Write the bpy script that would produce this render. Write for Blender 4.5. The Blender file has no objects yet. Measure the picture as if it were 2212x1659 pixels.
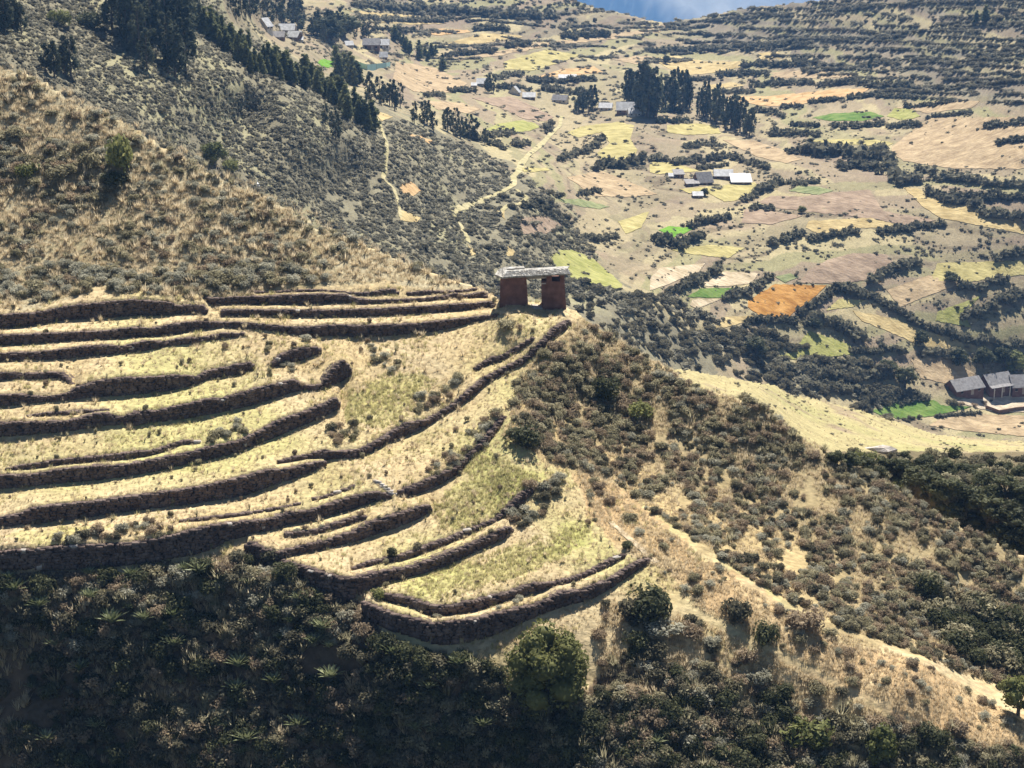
import bpy, bmesh, math, random
import numpy as np
from mathutils import Vector, Matrix, Euler

# ------------------------------------------------------------------ camera, sky, sun, exposure
scene = bpy.context.scene
FPX, PITCH = 1900.0, math.radians(16.0)          # focal length in pixels of a 1024 px wide frame, downward tilt
cam_data = bpy.data.cameras.new('camera')
cam = bpy.data.objects.new('camera', cam_data)
scene.collection.objects.link(cam)
cam.location = (0, 0, 0)
cam.rotation_euler = (math.pi/2 - PITCH, 0, 0)
cam_data.sensor_fit = 'HORIZONTAL'; cam_data.sensor_width = 36.0
cam_data.lens = 36.0*FPX/1024.0
cam_data.clip_start = 1.0; cam_data.clip_end = 30000
scene.camera = cam

SUN_EL, SUN_AZ = math.radians(55.0), math.radians(11.0)   # azimuth measured from +Y (ahead) towards +X
world = bpy.data.worlds.new('World'); scene.world = world; world.use_nodes = True
wn = world.node_tree; wn.nodes.clear()
w_out = wn.nodes.new('ShaderNodeOutputWorld'); w_bg = wn.nodes.new('ShaderNodeBackground')
w_sky = wn.nodes.new('ShaderNodeTexSky'); w_sky.sky_type = 'NISHITA'; w_sky.sun_disc = False
w_sky.sun_elevation = SUN_EL; w_sky.sun_rotation = SUN_AZ; w_sky.altitude = 3200; w_sky.air_density = 1.0; w_sky.dust_density = 0.6
w_bg.inputs['Strength'].default_value = 0.056
wn.links.new(w_sky.outputs[0], w_bg.inputs[0]); wn.links.new(w_bg.outputs[0], w_out.inputs[0])

sun_data = bpy.data.lights.new('sun', 'SUN'); sun_data.energy = 5.0; sun_data.angle = math.radians(0.5); sun_data.color = (1.0, 0.965, 0.905)
sun = bpy.data.objects.new('sun', sun_data); scene.collection.objects.link(sun)
sun_dir = Vector((math.sin(SUN_AZ)*math.cos(SUN_EL), math.cos(SUN_AZ)*math.cos(SUN_EL), math.sin(SUN_EL)))
sun.rotation_euler = sun_dir.to_track_quat('Z', 'Y').to_euler(); sun.location = (60, 60, 200)

scene.view_settings.view_transform = 'Standard'; scene.view_settings.look = 'None'
scene.view_settings.exposure = 0.95; scene.view_settings.gamma = 1.0; scene.view_settings.use_curve_mapping = False
scene.render.engine = 'CYCLES'
scene.cycles.max_bounces = 5; scene.cycles.diffuse_bounces = 3; scene.cycles.glossy_bounces = 2
scene.cycles.transparent_max_bounces = 6; scene.cycles.volume_bounces = 0
scene.cycles.use_denoising = True

COL = scene.collection
rng = np.random.default_rng(7)
random.seed(7)

# ------------------------------------------------------------------ picture geometry -> place geometry
CP, SP = math.cos(PITCH), math.sin(PITCH)
def kt(u, v):
    """pixel (1024x768 frame) -> (x/y, z/y) of its ray"""
    a = (np.asarray(u, float)-512)/FPX; b = (384-np.asarray(v, float))/FPX
    d = CP + b*SP
    return a/d, (-SP + b*CP)/d
def uv_of(x, y, z):
    d = y*CP - z*SP
    return 512+FPX*x/d, 384-FPX*(y*SP+z*CP)/d
def u_of_kv(k, v):
    b = (384-v)/FPX
    return 512 + FPX*k*(CP+b*SP)
def v_of_t(t):
    b = (t*CP+SP)/(CP-t*SP)
    return 384-FPX*b
CROPS = {'C4': (0, 250, .15822), 'C5': (325, 250, .15822), 'C7': (0, 500, .16151), 'C8': (325, 500, .16151),
         'D1': (225, 470, .10172), 'D2': (425, 470, .11302), 'D3': (375, 400, .07911), 'D4': (0, 462.5, .10172),
         'A1': (0, 0, .15822), 'A2': (325, 0, .15822), 'A3': (650, 0, .16907), 'A6': (650, 250, .16907), 'A9': (650, 500, .16907),
         'E5': (250, 20, .07911), 'E6': (462.5, 62.5, .09646), 'E7': (612.5, 62.5, .06781), 'E2': (475, 250, .05651), 'E3': (925, 362.5, .04521),
         'E4': (650, 162.5, .05651), 'PX': (0, 0, 1)}
def cv(crop, pts):
    ou, ov, s = CROPS[crop]
    out = []
    for p in pts:
        out.append((ou+s*p[0],)+tuple(ov+s*q for q in p[1:]))
    return out

# value noise -----------------------------------------------------
def in_poly(px, py, poly):
    inside = np.zeros(np.shape(px), bool); n = len(poly)
    for a in range(n):
        x0, y0 = poly[a][:2]; x1, y1 = poly[(a+1) % n][:2]
        c = ((y0 > py) != (y1 > py)) & (px < (x1-x0)*(py-y0)/((y1-y0) or 1e-9)+x0)
        inside ^= c
    return inside
def vnoise(x, y, seed=0):
    x = np.asarray(x, float); y = np.asarray(y, float)
    xi = np.floor(x).astype(np.int64); yi = np.floor(y).astype(np.int64)
    fx = x-xi; fy = y-yi
    fx = fx*fx*(3-2*fx); fy = fy*fy*(3-2*fy)
    def h(a, b):
        n = (a*374761393 + b*668265263 + seed*974711) & 0x7fffffff
        n = ((n ^ (n >> 13))*1274126177) & 0x7fffffff
        return ((n ^ (n >> 16)) & 0xffff)/65535.0
    return (h(xi, yi)*(1-fx)+h(xi+1, yi)*fx)*(1-fy) + (h(xi, yi+1)*(1-fx)+h(xi+1, yi+1)*fx)*fy
def fbm(x, y, seed=0, octv=4):
    s = 0; a = .5; tot = 0
    for o in range(octv):
        s = s + a*vnoise(x*2**o, y*2**o, seed+o*17); tot += a; a *= .5
    return s/tot

class TPS:
    def __init__(self, pts, lam=1e-4):
        p = np.array(pts, float)
        self.c = p[:, :2]/300.0
        n = len(p)
        K = self.k(self.c[:, None]-self.c[None]) + lam*np.eye(n)
        P = np.c_[np.ones(n), self.c]
        A = np.zeros((n+3, n+3)); A[:n, :n] = K; A[:n, n:] = P; A[n:, :n] = P.T
        self.w = np.linalg.solve(A, np.r_[np.log(p[:, 2]), 0, 0, 0])
        self.gu = np.arange(-240, 1270, 8.0); self.gv = np.arange(-200, 960, 4.0)
        U, V = np.meshgrid(self.gu, self.gv, indexing='ij')
        q = np.c_[U.ravel(), V.ravel()]/300.0
        out = np.zeros(len(q))
        for s in range(0, len(q), 20000):
            qq = q[s:s+20000]
            out[s:s+20000] = self.k(qq[:, None]-self.c[None])@self.w[:n] + self.w[n] + qq@self.w[n+1:]
        self.g = np.exp(out).reshape(U.shape)
    @staticmethod
    def k(d):
        r2 = (d**2).sum(-1)
        return np.where(r2 > 0, .5*r2*np.log(np.maximum(r2, 1e-12)), 0)
    def __call__(self, u, v):
        u = np.clip((np.asarray(u, float)-self.gu[0])/8, 0, len(self.gu)-1.001); v = np.clip((np.asarray(v, float)-self.gv[0])/4, 0, len(self.gv)-1.001)
        i = u.astype(int); j = v.astype(int); fu = u-i; fv = v-j; g = self.g
        return (g[i, j]*(1-fu)+g[i+1, j]*fu)*(1-fv)+(g[i, j+1]*(1-fu)+g[i+1, j+1]*fu)*fv

# skylines of the near spur, the yellow bench behind it and the far slope (u, v)
RIDGE_N = [(-200, 5), (-100, 30), (0, 66), (16, 68), (52, 84), (79, 101), (127, 122), (158, 141), (198, 165), (234, 184), (261, 191), (285, 204), (316, 222), (372, 247),
           (404, 260), (444, 277), (467, 283), (488, 291), (500, 299), (540, 301), (575, 309), (586, 318), (605, 331), (641, 353), (675, 371), (692, 385), (755, 402), (790, 427), (802, 437),
           (836, 458), (870, 475), (903, 491), (927, 510), (971, 530), (1024, 554), (1100, 590), (1250, 650)]
RIDGE_B = [(664, 366), (706, 373), (775, 385), (790, 395), (860, 409), (903, 422), (937, 434), (1018, 442), (1100, 452), (1250, 470)]
SKY_F = [(-250, -70), (300, -45), (500, -22), (576, 0), (600, 8), (640, 17), (667, 22), (700, 17), (741, 8), (819, 0), (900, -12), (1024, -36), (1150, -55), (1250, -60)]
def poly_v(P, u):
    p = np.array(P); return np.interp(u, p[:, 0], p[:, 1])

tps_n = TPS([(-150, 15, 190), (0, 66, 185), (79, 101, 181), (158, 141, 177), (234, 184, 172), (316, 222, 169), (372, 247, 167), (444, 277, 165), (488, 291, 164),
             (500, 302, 161), (540, 306, 160.5), (575, 311, 159.5), (530, 314, 156.8), (560, 318, 156.6), (508, 311, 157.6), (605, 331, 158), (641, 353, 156), (675, 371, 153), (692, 385, 151), (755, 402, 149), (802, 437, 147), (836, 458, 146),
             (870, 475, 145), (903, 491, 143), (971, 530, 140), (1024, 554, 138), (1150, 610, 133),
             (0, 180, 172), (100, 200, 170), (0, 300, 157), (100, 300, 157), (250, 285, 160), (370, 290, 161), (200, 240, 165),
             (0, 345, 150), (100, 345, 150), (250, 335, 153), (370, 335, 155), (480, 325, 157),
             (0, 395, 143), (100, 390, 144), (250, 375, 148), (330, 365, 150), (440, 350, 153),
             (0, 435, 138.5), (100, 425, 140), (250, 405, 144), (350, 390, 147),
             (0, 480, 134), (100, 475, 134.5), (250, 445, 139), (340, 415, 144), (420, 420, 144), (520, 350, 152),
             (0, 515, 130), (100, 505, 131), (200, 490, 133.5), (300, 470, 136.5), (450, 440, 141), (500, 400, 145.5), (550, 360, 150),
             (0, 548, 126.5), (100, 545, 127), (200, 535, 128), (300, 510, 131.5), (400, 480, 135), (480, 440, 140), (520, 410, 143),
             (300, 550, 127), (350, 540, 128.5), (430, 520, 131), (360, 585, 123.5), (420, 555, 127), (500, 510, 131.5), (530, 480, 134.5),
             (390, 610, 120.5), (450, 595, 122), (550, 565, 125), (625, 550, 127), (460, 632, 118.2), (550, 608, 120.6), (640, 560, 126),
             (0, 640, 122.4), (150, 640, 122.0), (300, 650, 119.9), (0, 768, 117.1), (150, 768, 116.6), (300, 768, 115.1), (450, 700, 115.3), (512, 768, 112.8), (400, 860, 110), (0, 860, 113),
             (560, 400, 147), (590, 440, 143), (600, 470, 139), (620, 500, 135.5), (650, 518, 132), (707, 556, 127.5), (751, 588, 124.5), (794, 615, 122.5), (836, 630, 121.8), (920, 660, 120), (1024, 720, 117), (1150, 780, 113),
             (640, 420, 148), (680, 460, 143), (720, 500, 138), (760, 540, 133), (800, 570, 129.5), (850, 580, 130), (850, 520, 138), (920, 590, 131), (920, 640, 125), (980, 600, 132.5), (980, 660, 125.5), (1024, 600, 133.5), (1024, 690, 123.5), (1100, 720, 122.5),
             (650, 600, 122), (700, 650, 118), (700, 768, 111), (800, 700, 116.5), (900, 768, 112), (1024, 768, 113), (1150, 850, 108), (800, 860, 105), (600, 860, 106), (600, 680, 116.5)], 2e-4)
tps_b = TPS([(640, 366, 158), (670, 368, 162), (692, 384, 156), (706, 374, 172), (755, 401, 160), (775, 387, 188), (802, 436, 158), (802, 415, 175), (836, 457, 156), (860, 411, 200), (860, 445, 168), (903, 424, 208),
             (903, 450, 170), (903, 490, 157), (937, 436, 212), (937, 452, 172), (971, 529, 152), (971, 460, 172), (1024, 553, 146), (1024, 457, 178), (1024, 444, 208), (1150, 600, 138), (1150, 460, 208)], 1e-4)
tps_f = TPS([(-150, 0, 330), (0, 30, 330), (0, -60, 420), (100, 90, 330), (200, 150, 345), (300, 200, 362), (400, 245, 372), (480, 275, 382), (600, 315, 400), (100, 40, 365), (155, 10, 400), (250, 110, 390), (350, 170, 405), (420, 190, 420),
             (210, 25, 430), (260, 60, 438), (300, 85, 442), (350, 112, 452), (400, 130, 470), (230, 0, 500), (280, 30, 680), (330, 30, 720), (330, 65, 640), (380, 50, 740), (350, 0, 830), (280, -30, 800),
             (420, 75, 730), (470, 120, 600), (450, 40, 830), (512, 15, 880), (500, 90, 720), (540, 110, 690), (560, 150, 600), (480, 165, 500), (480, 210, 445), (530, 190, 480), (600, 60, 830), (640, 110, 690), (667, 24, 950), (600, 12, 930), (560, -10, 950), (450, -30, 960),
             (700, 60, 860), (741, 10, 930), (819, 2, 860), (900, -12, 800), (1024, -36, 720), (1150, -55, 680), (800, 60, 800), (900, 60, 720), (1024, 60, 640), (720, 130, 670), (820, 110, 680), (900, 120, 640), (1024, 120, 585),
             (640, 170, 580), (700, 190, 552), (820, 190, 545), (920, 190, 548), (1024, 200, 530), (600, 230, 490), (700, 240, 502), (800, 240, 508), (900, 250, 508), (1024, 280, 500), (560, 270, 430), (650, 290, 445), (780, 300, 470), (900, 310, 480),
             (1000, 330, 480), (700, 345, 432), (800, 360, 448), (900, 380, 456), (1000, 400, 462), (1024, 430, 445), (900, 410, 445), (640, 340, 408), (1150, 300, 500), (1150, 420, 460), (940, 430, 436)], 1e-4)

# ------------------------------------------------------------------ terrace walls, traced as (u, v of rim, v of foot)
WALLS = []
def wall(label, *segs):
    pts = []
    for crop, p in segs: pts += [(u, t, t+.82*(f-t)) for u, t, f in cv(crop, p)]   # the traced dark band holds the wall and its shadow
    WALLS.append((label, sorted(pts)))
wall('tall brown stone terrace wall, uppermost and leftmost', ('C4', [(-300, 430, 545), (0, 400, 512), (180, 395, 490), (280, 380, 470), (420, 350, 455), (640, 325, 445), (850, 310, 430), (1000, 320, 425), (1090, 330, 415), (1110, 345, 408), (1200, 340, 405), (1290, 340, 405), (1312, 372, 400)]))
wall('stone terrace wall just below the hut level, with notched left corner and wavy rim', ('C4', [(1285, 278, 290), (1340, 300, 352), (1500, 290, 350), (1700, 285, 350), (1900, 275, 350), (2040, 272, 350)]), ('C5', [(10, 275, 345), (120, 270, 335), (200, 300, 340), (350, 310, 335), (600, 300, 318), (700, 290, 312), (820, 270, 300), (880, 280, 298), (1000, 258, 300), (1040, 292, 300)]))
wall('very low stone wall, topmost under the dry grass slope', ('C4', [(1600, 262, 270), (1750, 255, 268), (1950, 245, 262)]), ('C5', [(0, 247, 260), (100, 255, 270), (200, 265, 285), (300, 262, 285), (370, 240, 275), (440, 240, 270), (470, 264, 272)]))
wall('short low stone wall near the hut at the top of the terraces', ('C5', [(500, 266, 278), (600, 255, 278), (720, 252, 272), (850, 250, 262), (960, 238, 248)]))
wall('long even stone terrace wall ending beside the thatched hut', ('C4', [(1390, 370, 420), (1700, 370, 420), (2000, 372, 422)]), ('C5', [(0, 372, 425), (200, 368, 420), (400, 360, 415), (600, 350, 400), (800, 335, 390), (950, 330, 375), (1060, 318, 360), (1085, 348, 360)]))
wall('long stone terrace wall tapering out in front of the thatched hut', ('C4', [(-300, 555, 630), (0, 530, 608), (200, 525, 600), (400, 515, 580), (650, 505, 575), (800, 485, 565), (900, 480, 560), (950, 490, 555), (1100, 460, 540), (1250, 445, 505), (1400, 450, 485), (1550, 450, 490), (1700, 465, 500), (1850, 480, 530), (1950, 480, 555)]), ('C5', [(0, 468, 545), (150, 468, 550), (300, 470, 545), (400, 465, 540), (600, 455, 520), (700, 445, 510), (800, 430, 490), (900, 420, 465), (1000, 410, 440), (1110, 402, 408)]))
wall('ragged stone terrace wall, fourth from the top at the frame edge', ('C4', [(-300, 660, 725), (0, 645, 700), (200, 640, 695), (400, 620, 690), (600, 595, 670), (780, 600, 650), (900, 570, 640), (1050, 570, 600), (1170, 545, 590), (1260, 548, 580), (1300, 540, 560), (1400, 520, 550), (1500, 520, 535), (1560, 520, 524)]))
wall('short stone wall with a turned corner enclosing a small grass shelf', ('C4', [(-300, 775, 835), (0, 762, 825), (60, 765, 820), (120, 770, 810), (200, 772, 808), (400, 765, 800), (440, 805, 830), (480, 840, 848)]))
wall('thick shaded stone terrace wall below the turned corner wall', ('C4', [(-300, 925, 1015), (0, 910, 990), (100, 905, 985), (200, 915, 960), (300, 920, 950), (420, 900, 950), (500, 855, 940), (640, 815, 940), (800, 800, 930), (950, 795, 915), (1100, 785, 895), (1250, 790, 850), (1300, 760, 810), (1500, 715, 790), (1590, 700, 750), (1620, 730, 738)]))
wall('short stone wall stub among bushes above the broken terrace wall', ('C4', [(1700, 715, 735), (1780, 650, 720), (1900, 610, 700), (2000, 605, 650), (2030, 625, 640)]))
wall('broken stone terrace wall with a pale gap near its upper end', ('C4', [(-300, 1105, 1205), (0, 1085, 1175), (150, 1080, 1170), (400, 1075, 1145), (600, 1030, 1115), (680, 1020, 1105), (780, 1050, 1100), (850, 1015, 1110), (1000, 1005, 1085), (1200, 960, 1065), (1300, 935, 1050), (1400, 930, 1030), (1600, 870, 985), (1750, 840, 935), (1850, 810, 900), (1930, 850, 882), (2030, 845, 875), (2060, 790, 868)]), ('C5', [(60, 715, 850), (110, 690, 830), (180, 745, 772)]))
wall('very low stone bank on the tread above the broken wall', ('C4', [(170, 1038, 1052), (300, 1020, 1045), (500, 1005, 1025), (700, 1003, 1012)]))
wall('upper of two close stone walls on the middle terraces', ('C4', [(20, 1378, 1392), (150, 1350, 1388), (400, 1315, 1362), (650, 1290, 1335), (850, 1265, 1310), (950, 1260, 1300), (1050, 1230, 1270), (1150, 1195, 1220), (1280, 1205, 1213)]))
wall('lower of two close stone walls, ending in a blunt upturned tip', ('C4', [(-300, 1435, 1550), (0, 1415, 1510), (200, 1410, 1495), (400, 1375, 1480), (500, 1365, 1475), (620, 1355, 1460), (800, 1350, 1430), (1000, 1310, 1395), (1200, 1270, 1350), (1300, 1240, 1330), (1500, 1200, 1280), (1650, 1130, 1210), (1750, 1070, 1180), (1900, 1020, 1110), (2050, 960, 1045)]), ('C5', [(60, 922, 1010), (95, 965, 985)]))
wall('shaded stone terrace wall cut by a pale dry grass streak', ('D4', [(-500, 560, 670), (0, 530, 640), (100, 510, 630), (230, 480, 620), (330, 430, 620), (600, 400, 590), (900, 370, 550), (1130, 340, 510), (1340, 310, 480), (1500, 290, 460), (1800, 250, 430), (2000, 215, 400)]), ('C4', [(1400, 1460, 1590), (1550, 1420, 1560), (1700, 1375, 1500), (1760, 1385, 1475), (1850, 1365, 1440), (1960, 1340, 1405), (2050, 1325, 1345)]))
wall('long winding stone wall climbing diagonally to the hut', ('C4', [(1740, 1328, 1350), (1850, 1300, 1330), (1950, 1285, 1315)]), ('C5', [(0, 1252, 1325), (60, 1268, 1310), (200, 1258, 1305), (300, 1210, 1265), (400, 1150, 1205), (500, 1085, 1175), (620, 1070, 1125), (700, 1030, 1065), (780, 980, 1012), (860, 915, 968), (930, 855, 915), (1000, 800, 850), (1080, 758, 795), (1200, 700, 733), (1260, 668, 708), (1330, 600, 645), (1430, 490, 548), (1520, 432, 485), (1535, 455, 475)]))
wall('broken low stone wall above and along the diagonal wall', ('C5', [(930, 745, 768), (1000, 700, 730), (1050, 670, 708), (1130, 655, 690), (1180, 618, 645), (1250, 583, 612), (1320, 545, 560)]))
wall('deep shaded stone wall above the dark agave slope', ('D4', [(-600, 920, 1090), (0, 865, 1050), (200, 845, 1050), (400, 830, 1060), (700, 800, 1060), (900, 795, 1050), (1100, 790, 1030), (1400, 760, 1000), (1700, 700, 950), (1900, 640, 930), (2100, 600, 860)]), ('D1', [(0, 510, 700), (100, 500, 680), (200, 490, 650), (450, 470, 590), (500, 440, 570), (650, 400, 550), (850, 380, 510), (950, 340, 480), (1200, 260, 420), (1350, 220, 345), (1500, 195, 300), (1650, 235, 250)]))
wall('thin stone bank running above the deep shaded wall', ('D4', [(1750, 555, 585), (2000, 530, 570)]), ('D1', [(0, 430, 465), (150, 410, 440), (350, 385, 402), (600, 340, 365), (750, 316, 326)]))
wall('thin stone bank beside the white stone stair', ('D1', [(850, 276, 288), (1000, 235, 260), (1150, 180, 205), (1280, 142, 153)]))
wall('shrub grown stone wall climbing up from the white stone stair', ('D3', [(270, 1135, 1165), (400, 1090, 1210), (560, 1030, 1180), (700, 960, 1110), (820, 900, 1050), (1000, 840, 950), (1100, 720, 830), (1200, 630, 730), (1300, 540, 640), (1400, 420, 540), (1450, 350, 470), (1540, 250, 350), (1620, 170, 240)]))
wall('pointed stone terrace wall below the white stone stair', ('D1', [(222, 692, 725), (300, 705, 840), (400, 760, 920), (520, 790, 960), (575, 775, 880), (700, 745, 835), (1000, 670, 770), (1250, 590, 700), (1450, 485, 640), (1700, 412, 555), (1900, 350, 465), (2000, 330, 385), (2030, 372, 380)]))
wall('low reddish stone bank on the pointed terrace', ('D1', [(560, 605, 640), (700, 600, 650), (900, 570, 620), (1000, 530, 590), (1200, 470, 530), (1350, 430, 490), (1400, 455, 470)]))
wall('second pointed stone terrace wall with a long dark face', ('D1', [(582, 872, 905), (700, 905, 1040), (850, 950, 1180), (1000, 1000, 1300), (1180, 1045, 1320), (1300, 1040, 1240), (1400, 1010, 1190), (1600, 970, 1115), (1800, 938, 1050)]), ('D2', [(0, 795, 908), (200, 720, 840), (400, 640, 735), (500, 590, 690), (600, 545, 650), (700, 500, 600), (745, 490, 545)]))
wall('narrow stone wall curving up along the bright green grass', ('D1', [(1220, 958, 982), (1400, 890, 940), (1570, 850, 900), (1700, 830, 900)]), ('D2', [(0, 655, 725), (100, 620, 690), (200, 590, 650), (300, 545, 600), (400, 500, 560), (550, 445, 480), (620, 405, 440), (680, 345, 415), (750, 275, 365), (850, 185, 275), (950, 145, 175)]))
wall('curved stone terrace wall, last but one at the bottom', ('D1', [(1480, 1195, 1230), (1590, 1205, 1300), (1750, 1225, 1330), (1900, 1262, 1380)]), ('D2', [(50, 1180, 1310), (180, 1190, 1305), (400, 1150, 1280), (550, 1110, 1230), (750, 1060, 1150), (850, 1020, 1110), (960, 985, 1100), (1050, 985, 1070), (1130, 980, 1012), (1250, 950, 995), (1400, 900, 940), (1550, 820, 870), (1650, 765, 820), (1770, 722, 752)]))
wall('lowest curved stone terrace wall above the leafy tree', ('D1', [(1385, 1275, 1310), (1450, 1310, 1480), (1700, 1410, 1590), (1900, 1450, 1640)]), ('D2', [(60, 1342, 1540), (250, 1322, 1550), (450, 1300, 1510), (600, 1262, 1460), (750, 1222, 1395), (950, 1180, 1290), (1080, 1130, 1230), (1180, 1065, 1205), (1350, 1052, 1160), (1480, 1005, 1120), (1600, 960, 1050), (1700, 900, 970), (1800, 835, 905), (1900, 778, 840), (1985, 770, 792)]))

# ------------------------------------------------------------------ terrain height field: columns of constant x/y, rows of y
NK = 940
KAP = np.linspace(-0.37, 0.37, NK)
rows = [60.0]
while rows[-1] < 1230:
    y = rows[-1]
    rows.append(y + (1.5 if y < 100 else .34 if y < 168 else 1.0 if y < 215 else 1.5 if y < 320 else 1.0 if y < 560 else 2.0 if y < 960 else 10))
ROWS = np.array(rows); NR = len(ROWS)
wall_tab = []
for lab, pts in WALLS:
    p = np.array(pts)
    uu = np.arange(p[0, 0], p[-1, 0], 1.0); uu = np.r_[uu, p[-1, 0]]
    vt = np.interp(uu, p[:, 0], p[:, 1]); vb = np.interp(uu, p[:, 0], p[:, 2])
    # small irregularities of the rim
    vt = vt + (vnoise(uu/5, uu*0+len(wall_tab)*3.1, 5)-.5)*1.1*np.clip((vb-vt)/8, 0, 1)
    yw = tps_n(uu, .5*(vt+vb))
    k_, t_ = kt(uu, .5*(vt+vb)); _, tt = kt(uu, vt); _, tb = kt(uu, vb)
    k_ = np.maximum.accumulate(k_+np.arange(len(k_))*1e-7)
    wall_tab.append((k_, yw, tt*yw, tb*yw))
Z = np.zeros((NK, NR)); REG = np.zeros((NK, NR), np.int8)
VS = np.arange(900, -140, -1.5)
for i, k in enumerate(KAP):
    us = u_of_kv(k, VS)
    _, ts = kt(us, VS)
    rn = poly_v(RIDGE_N, us); rb = poly_v(RIDGE_B, us); sk = poly_v(SKY_F, us)
    mN = VS >= rn
    n_end = np.argmax(~mN) if (~mN).any() else len(VS)
    yN = np.maximum.accumulate(tps_n(us[:n_end], VS[:n_end])+np.arange(n_end)*1e-4)
    zN = ts[:n_end]*yN
    # walls
    kn_y, kn_r = [], []
    W = []
    for (k_, yw, zt, zb) in wall_tab:
        if k_[0] <= k <= k_[-1]:
            W.append((np.interp(k, k_, yw), np.interp(k, k_, zt), np.interp(k, k_, zb)))
    W.sort()
    last = -99
    for (yw, zt, zb) in W:
        z0 = np.interp(yw, yN, zN)
        if last < 0: kn_y.append(yw-7); kn_r.append(0)
        elif yw-last > 16: kn_y += [last+7, yw-7]; kn_r += [0, 0]
        y_a = max(yw-.02, last+.06)
        kn_y += [y_a, y_a+.04]; kn_r += [zb-z0, zt-z0]
        last = y_a+.04
    if W: kn_y.append(last+5); kn_r.append(0)
    ys = [40.0]; zs = [np.interp(40, yN[:2], zN[:2])]
    py, pz, pr = list(yN), list(zN), [0]*n_end
    pyN_end = yN[-1]
    # yellow bench
    prev_y, prev_z = yN[-1], zN[-1]
    def gap(y1, z1, d):
        n = 14
        for s in np.linspace(0, 1, n+2)[1:-1]:
            py.append(prev_y+(y1-prev_y)*s); pz.append(prev_z+(z1-prev_z)*s-d*math.sin(math.pi*s)); pr.append(3)
    js = n_end
    mB = (VS < rn) & (VS >= rb) & (us > 664)
    if mB.any():
        b0 = np.argmax(mB); b1 = b0
        while b1 < len(VS) and mB[b1]: b1 += 1
        yB = np.maximum.accumulate(np.maximum(tps_b(us[b0:b1], VS[b0:b1]), prev_y+6)+np.arange(b1-b0)*1e-3); zB = ts[b0:b1]*yB
        gap(yB[0], zB[0], min(8, .25*(yB[0]-prev_y)))
        py += list(yB); pz += list(zB); pr += [1]*(b1-b0)
        prev_y, prev_z = yB[-1], zB[-1]; js = b1
    mF = (np.arange(len(VS)) >= js) & (VS >= sk)
    f0 = js; f1 = js
    while f1 < len(VS) and mF[f1]: f1 += 1
    yF = np.maximum.accumulate(np.maximum(tps_f(us[f0:f1], VS[f0:f1]), prev_y+25)+np.arange(f1-f0)*1e-3); zF = ts[f0:f1]*yF
    gap(yF[0], zF[0], min(28, .16*(yF[0]-prev_y)))
    py += list(yF); pz += list(zF); pr += [2]*(f1-f0)
    py += [yF[-1]+30, yF[-1]+120, yF[-1]+500]; pz += [zF[-1]-4, zF[-1]-34, zF[-1]-220]; pr += [2, 2, 2]
    py = np.array(py); pz = np.array(pz); pr = np.array(pr)
    s0 = (pz[1]-pz[0])/(py[1]-py[0]) if n_end > 40 else .5
    s0 = (zN[40]-zN[0])/(yN[40]-yN[0])
    z = np.interp(ROWS, py, pz)
    low = ROWS < py[0]
    z[low] = pz[0]-(py[0]-ROWS[low])*np.clip(s0, .3, 1.2)
    if W: z = z+np.interp(ROWS, kn_y, kn_r, 0, 0)*(ROWS <= pyN_end+3)
    Z[i] = z
    REG[i] = pr[np.clip(np.searchsorted(py, ROWS), 0, len(py)-1)]
    REG[i][low] = 0
X = KAP[:, None]*ROWS[None]; Y = np.broadcast_to(ROWS[None], X.shape)
# natural unevenness, and banks on the far slope
amp = np.where(REG == 0, .12, np.where(REG == 1, .25, .8))
Z += (fbm(X/2.2, Y/2.2, 3, 3)-.5)*amp*np.where(REG == 0, 1, .25)
Z += (fbm(X/14, Y/14, 9, 3)-.5)*np.where(REG >= 2, 2.0, np.where(REG == 1, .6, .0))
u0_, v0_ = uv_of(X, Y, Z)
dk = (REG == 0) & in_poly(u0_, v0_, [(-300, 585), (0, 585), (200, 585), (330, 620), (380, 650), (520, 690), (620, 690), (700, 720), (820, 790), (820, 1200), (-300, 1200)])
Z += np.where(dk, (fbm(X/5.5, Z/3.5, 63, 3)-.5)*3.2, 0)
Tz = Z/Y

def zat(x, y):
    k = np.clip((np.asarray(x)/np.asarray(y)-KAP[0])/(KAP[1]-KAP[0]), 0, NK-1.001)
    r = np.clip(np.interp(y, ROWS, np.arange(NR)), 0, NR-1.001)
    i = k.astype(int); j = r.astype(int); fk = k-i; fr = r-j
    return (Z[i, j]*(1-fk)+Z[i+1, j]*fk)*(1-fr)+(Z[i, j+1]*(1-fk)+Z[i+1, j+1]*fk)*fr
def hit(u, v):
    """first point of the ground on the ray of a pixel -> x, y, z arrays"""
    u = np.atleast_1d(np.asarray(u, float)); v = np.atleast_1d(np.asarray(v, float))
    k, t = kt(u, v)
    ci = np.clip(np.rint((k-KAP[0])/(KAP[1]-KAP[0])).astype(int), 0, NK-1)
    yy = np.zeros(len(u))
    for s in range(0, len(u), 4000):
        T = Tz[ci[s:s+4000]]; m = T >= t[s:s+4000, None]
        m[:, :3] = False
        j = np.argmax(m, 1); j = np.where(m.any(1), np.maximum(j, 1), NR-1)
        r = np.arange(len(j)); t0 = T[r, j-1]; t1 = T[r, j]
        f = np.clip((t[s:s+4000]-t0)/np.maximum(t1-t0, 1e-9), 0, 1)
        yy[s:s+4000] = ROWS[j-1]+(ROWS[j]-ROWS[j-1])*f
    x = k*yy
    return x, yy, zat(x, yy)
def hit1(u, v):
    x, y, z = hit([u], [v]); return float(x[0]), float(y[0]), float(z[0])
def sample_poly(poly, per_px2):
    p = np.array(poly); lo = p.min(0); hi = p.max(0)
    n = int((hi-lo).prod()*per_px2)
    q = lo+rng.random((n, 2))*(hi-lo)
    q = q[in_poly(q[:, 0], q[:, 1], poly)]
    return q[:, 0], q[:, 1]

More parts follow.
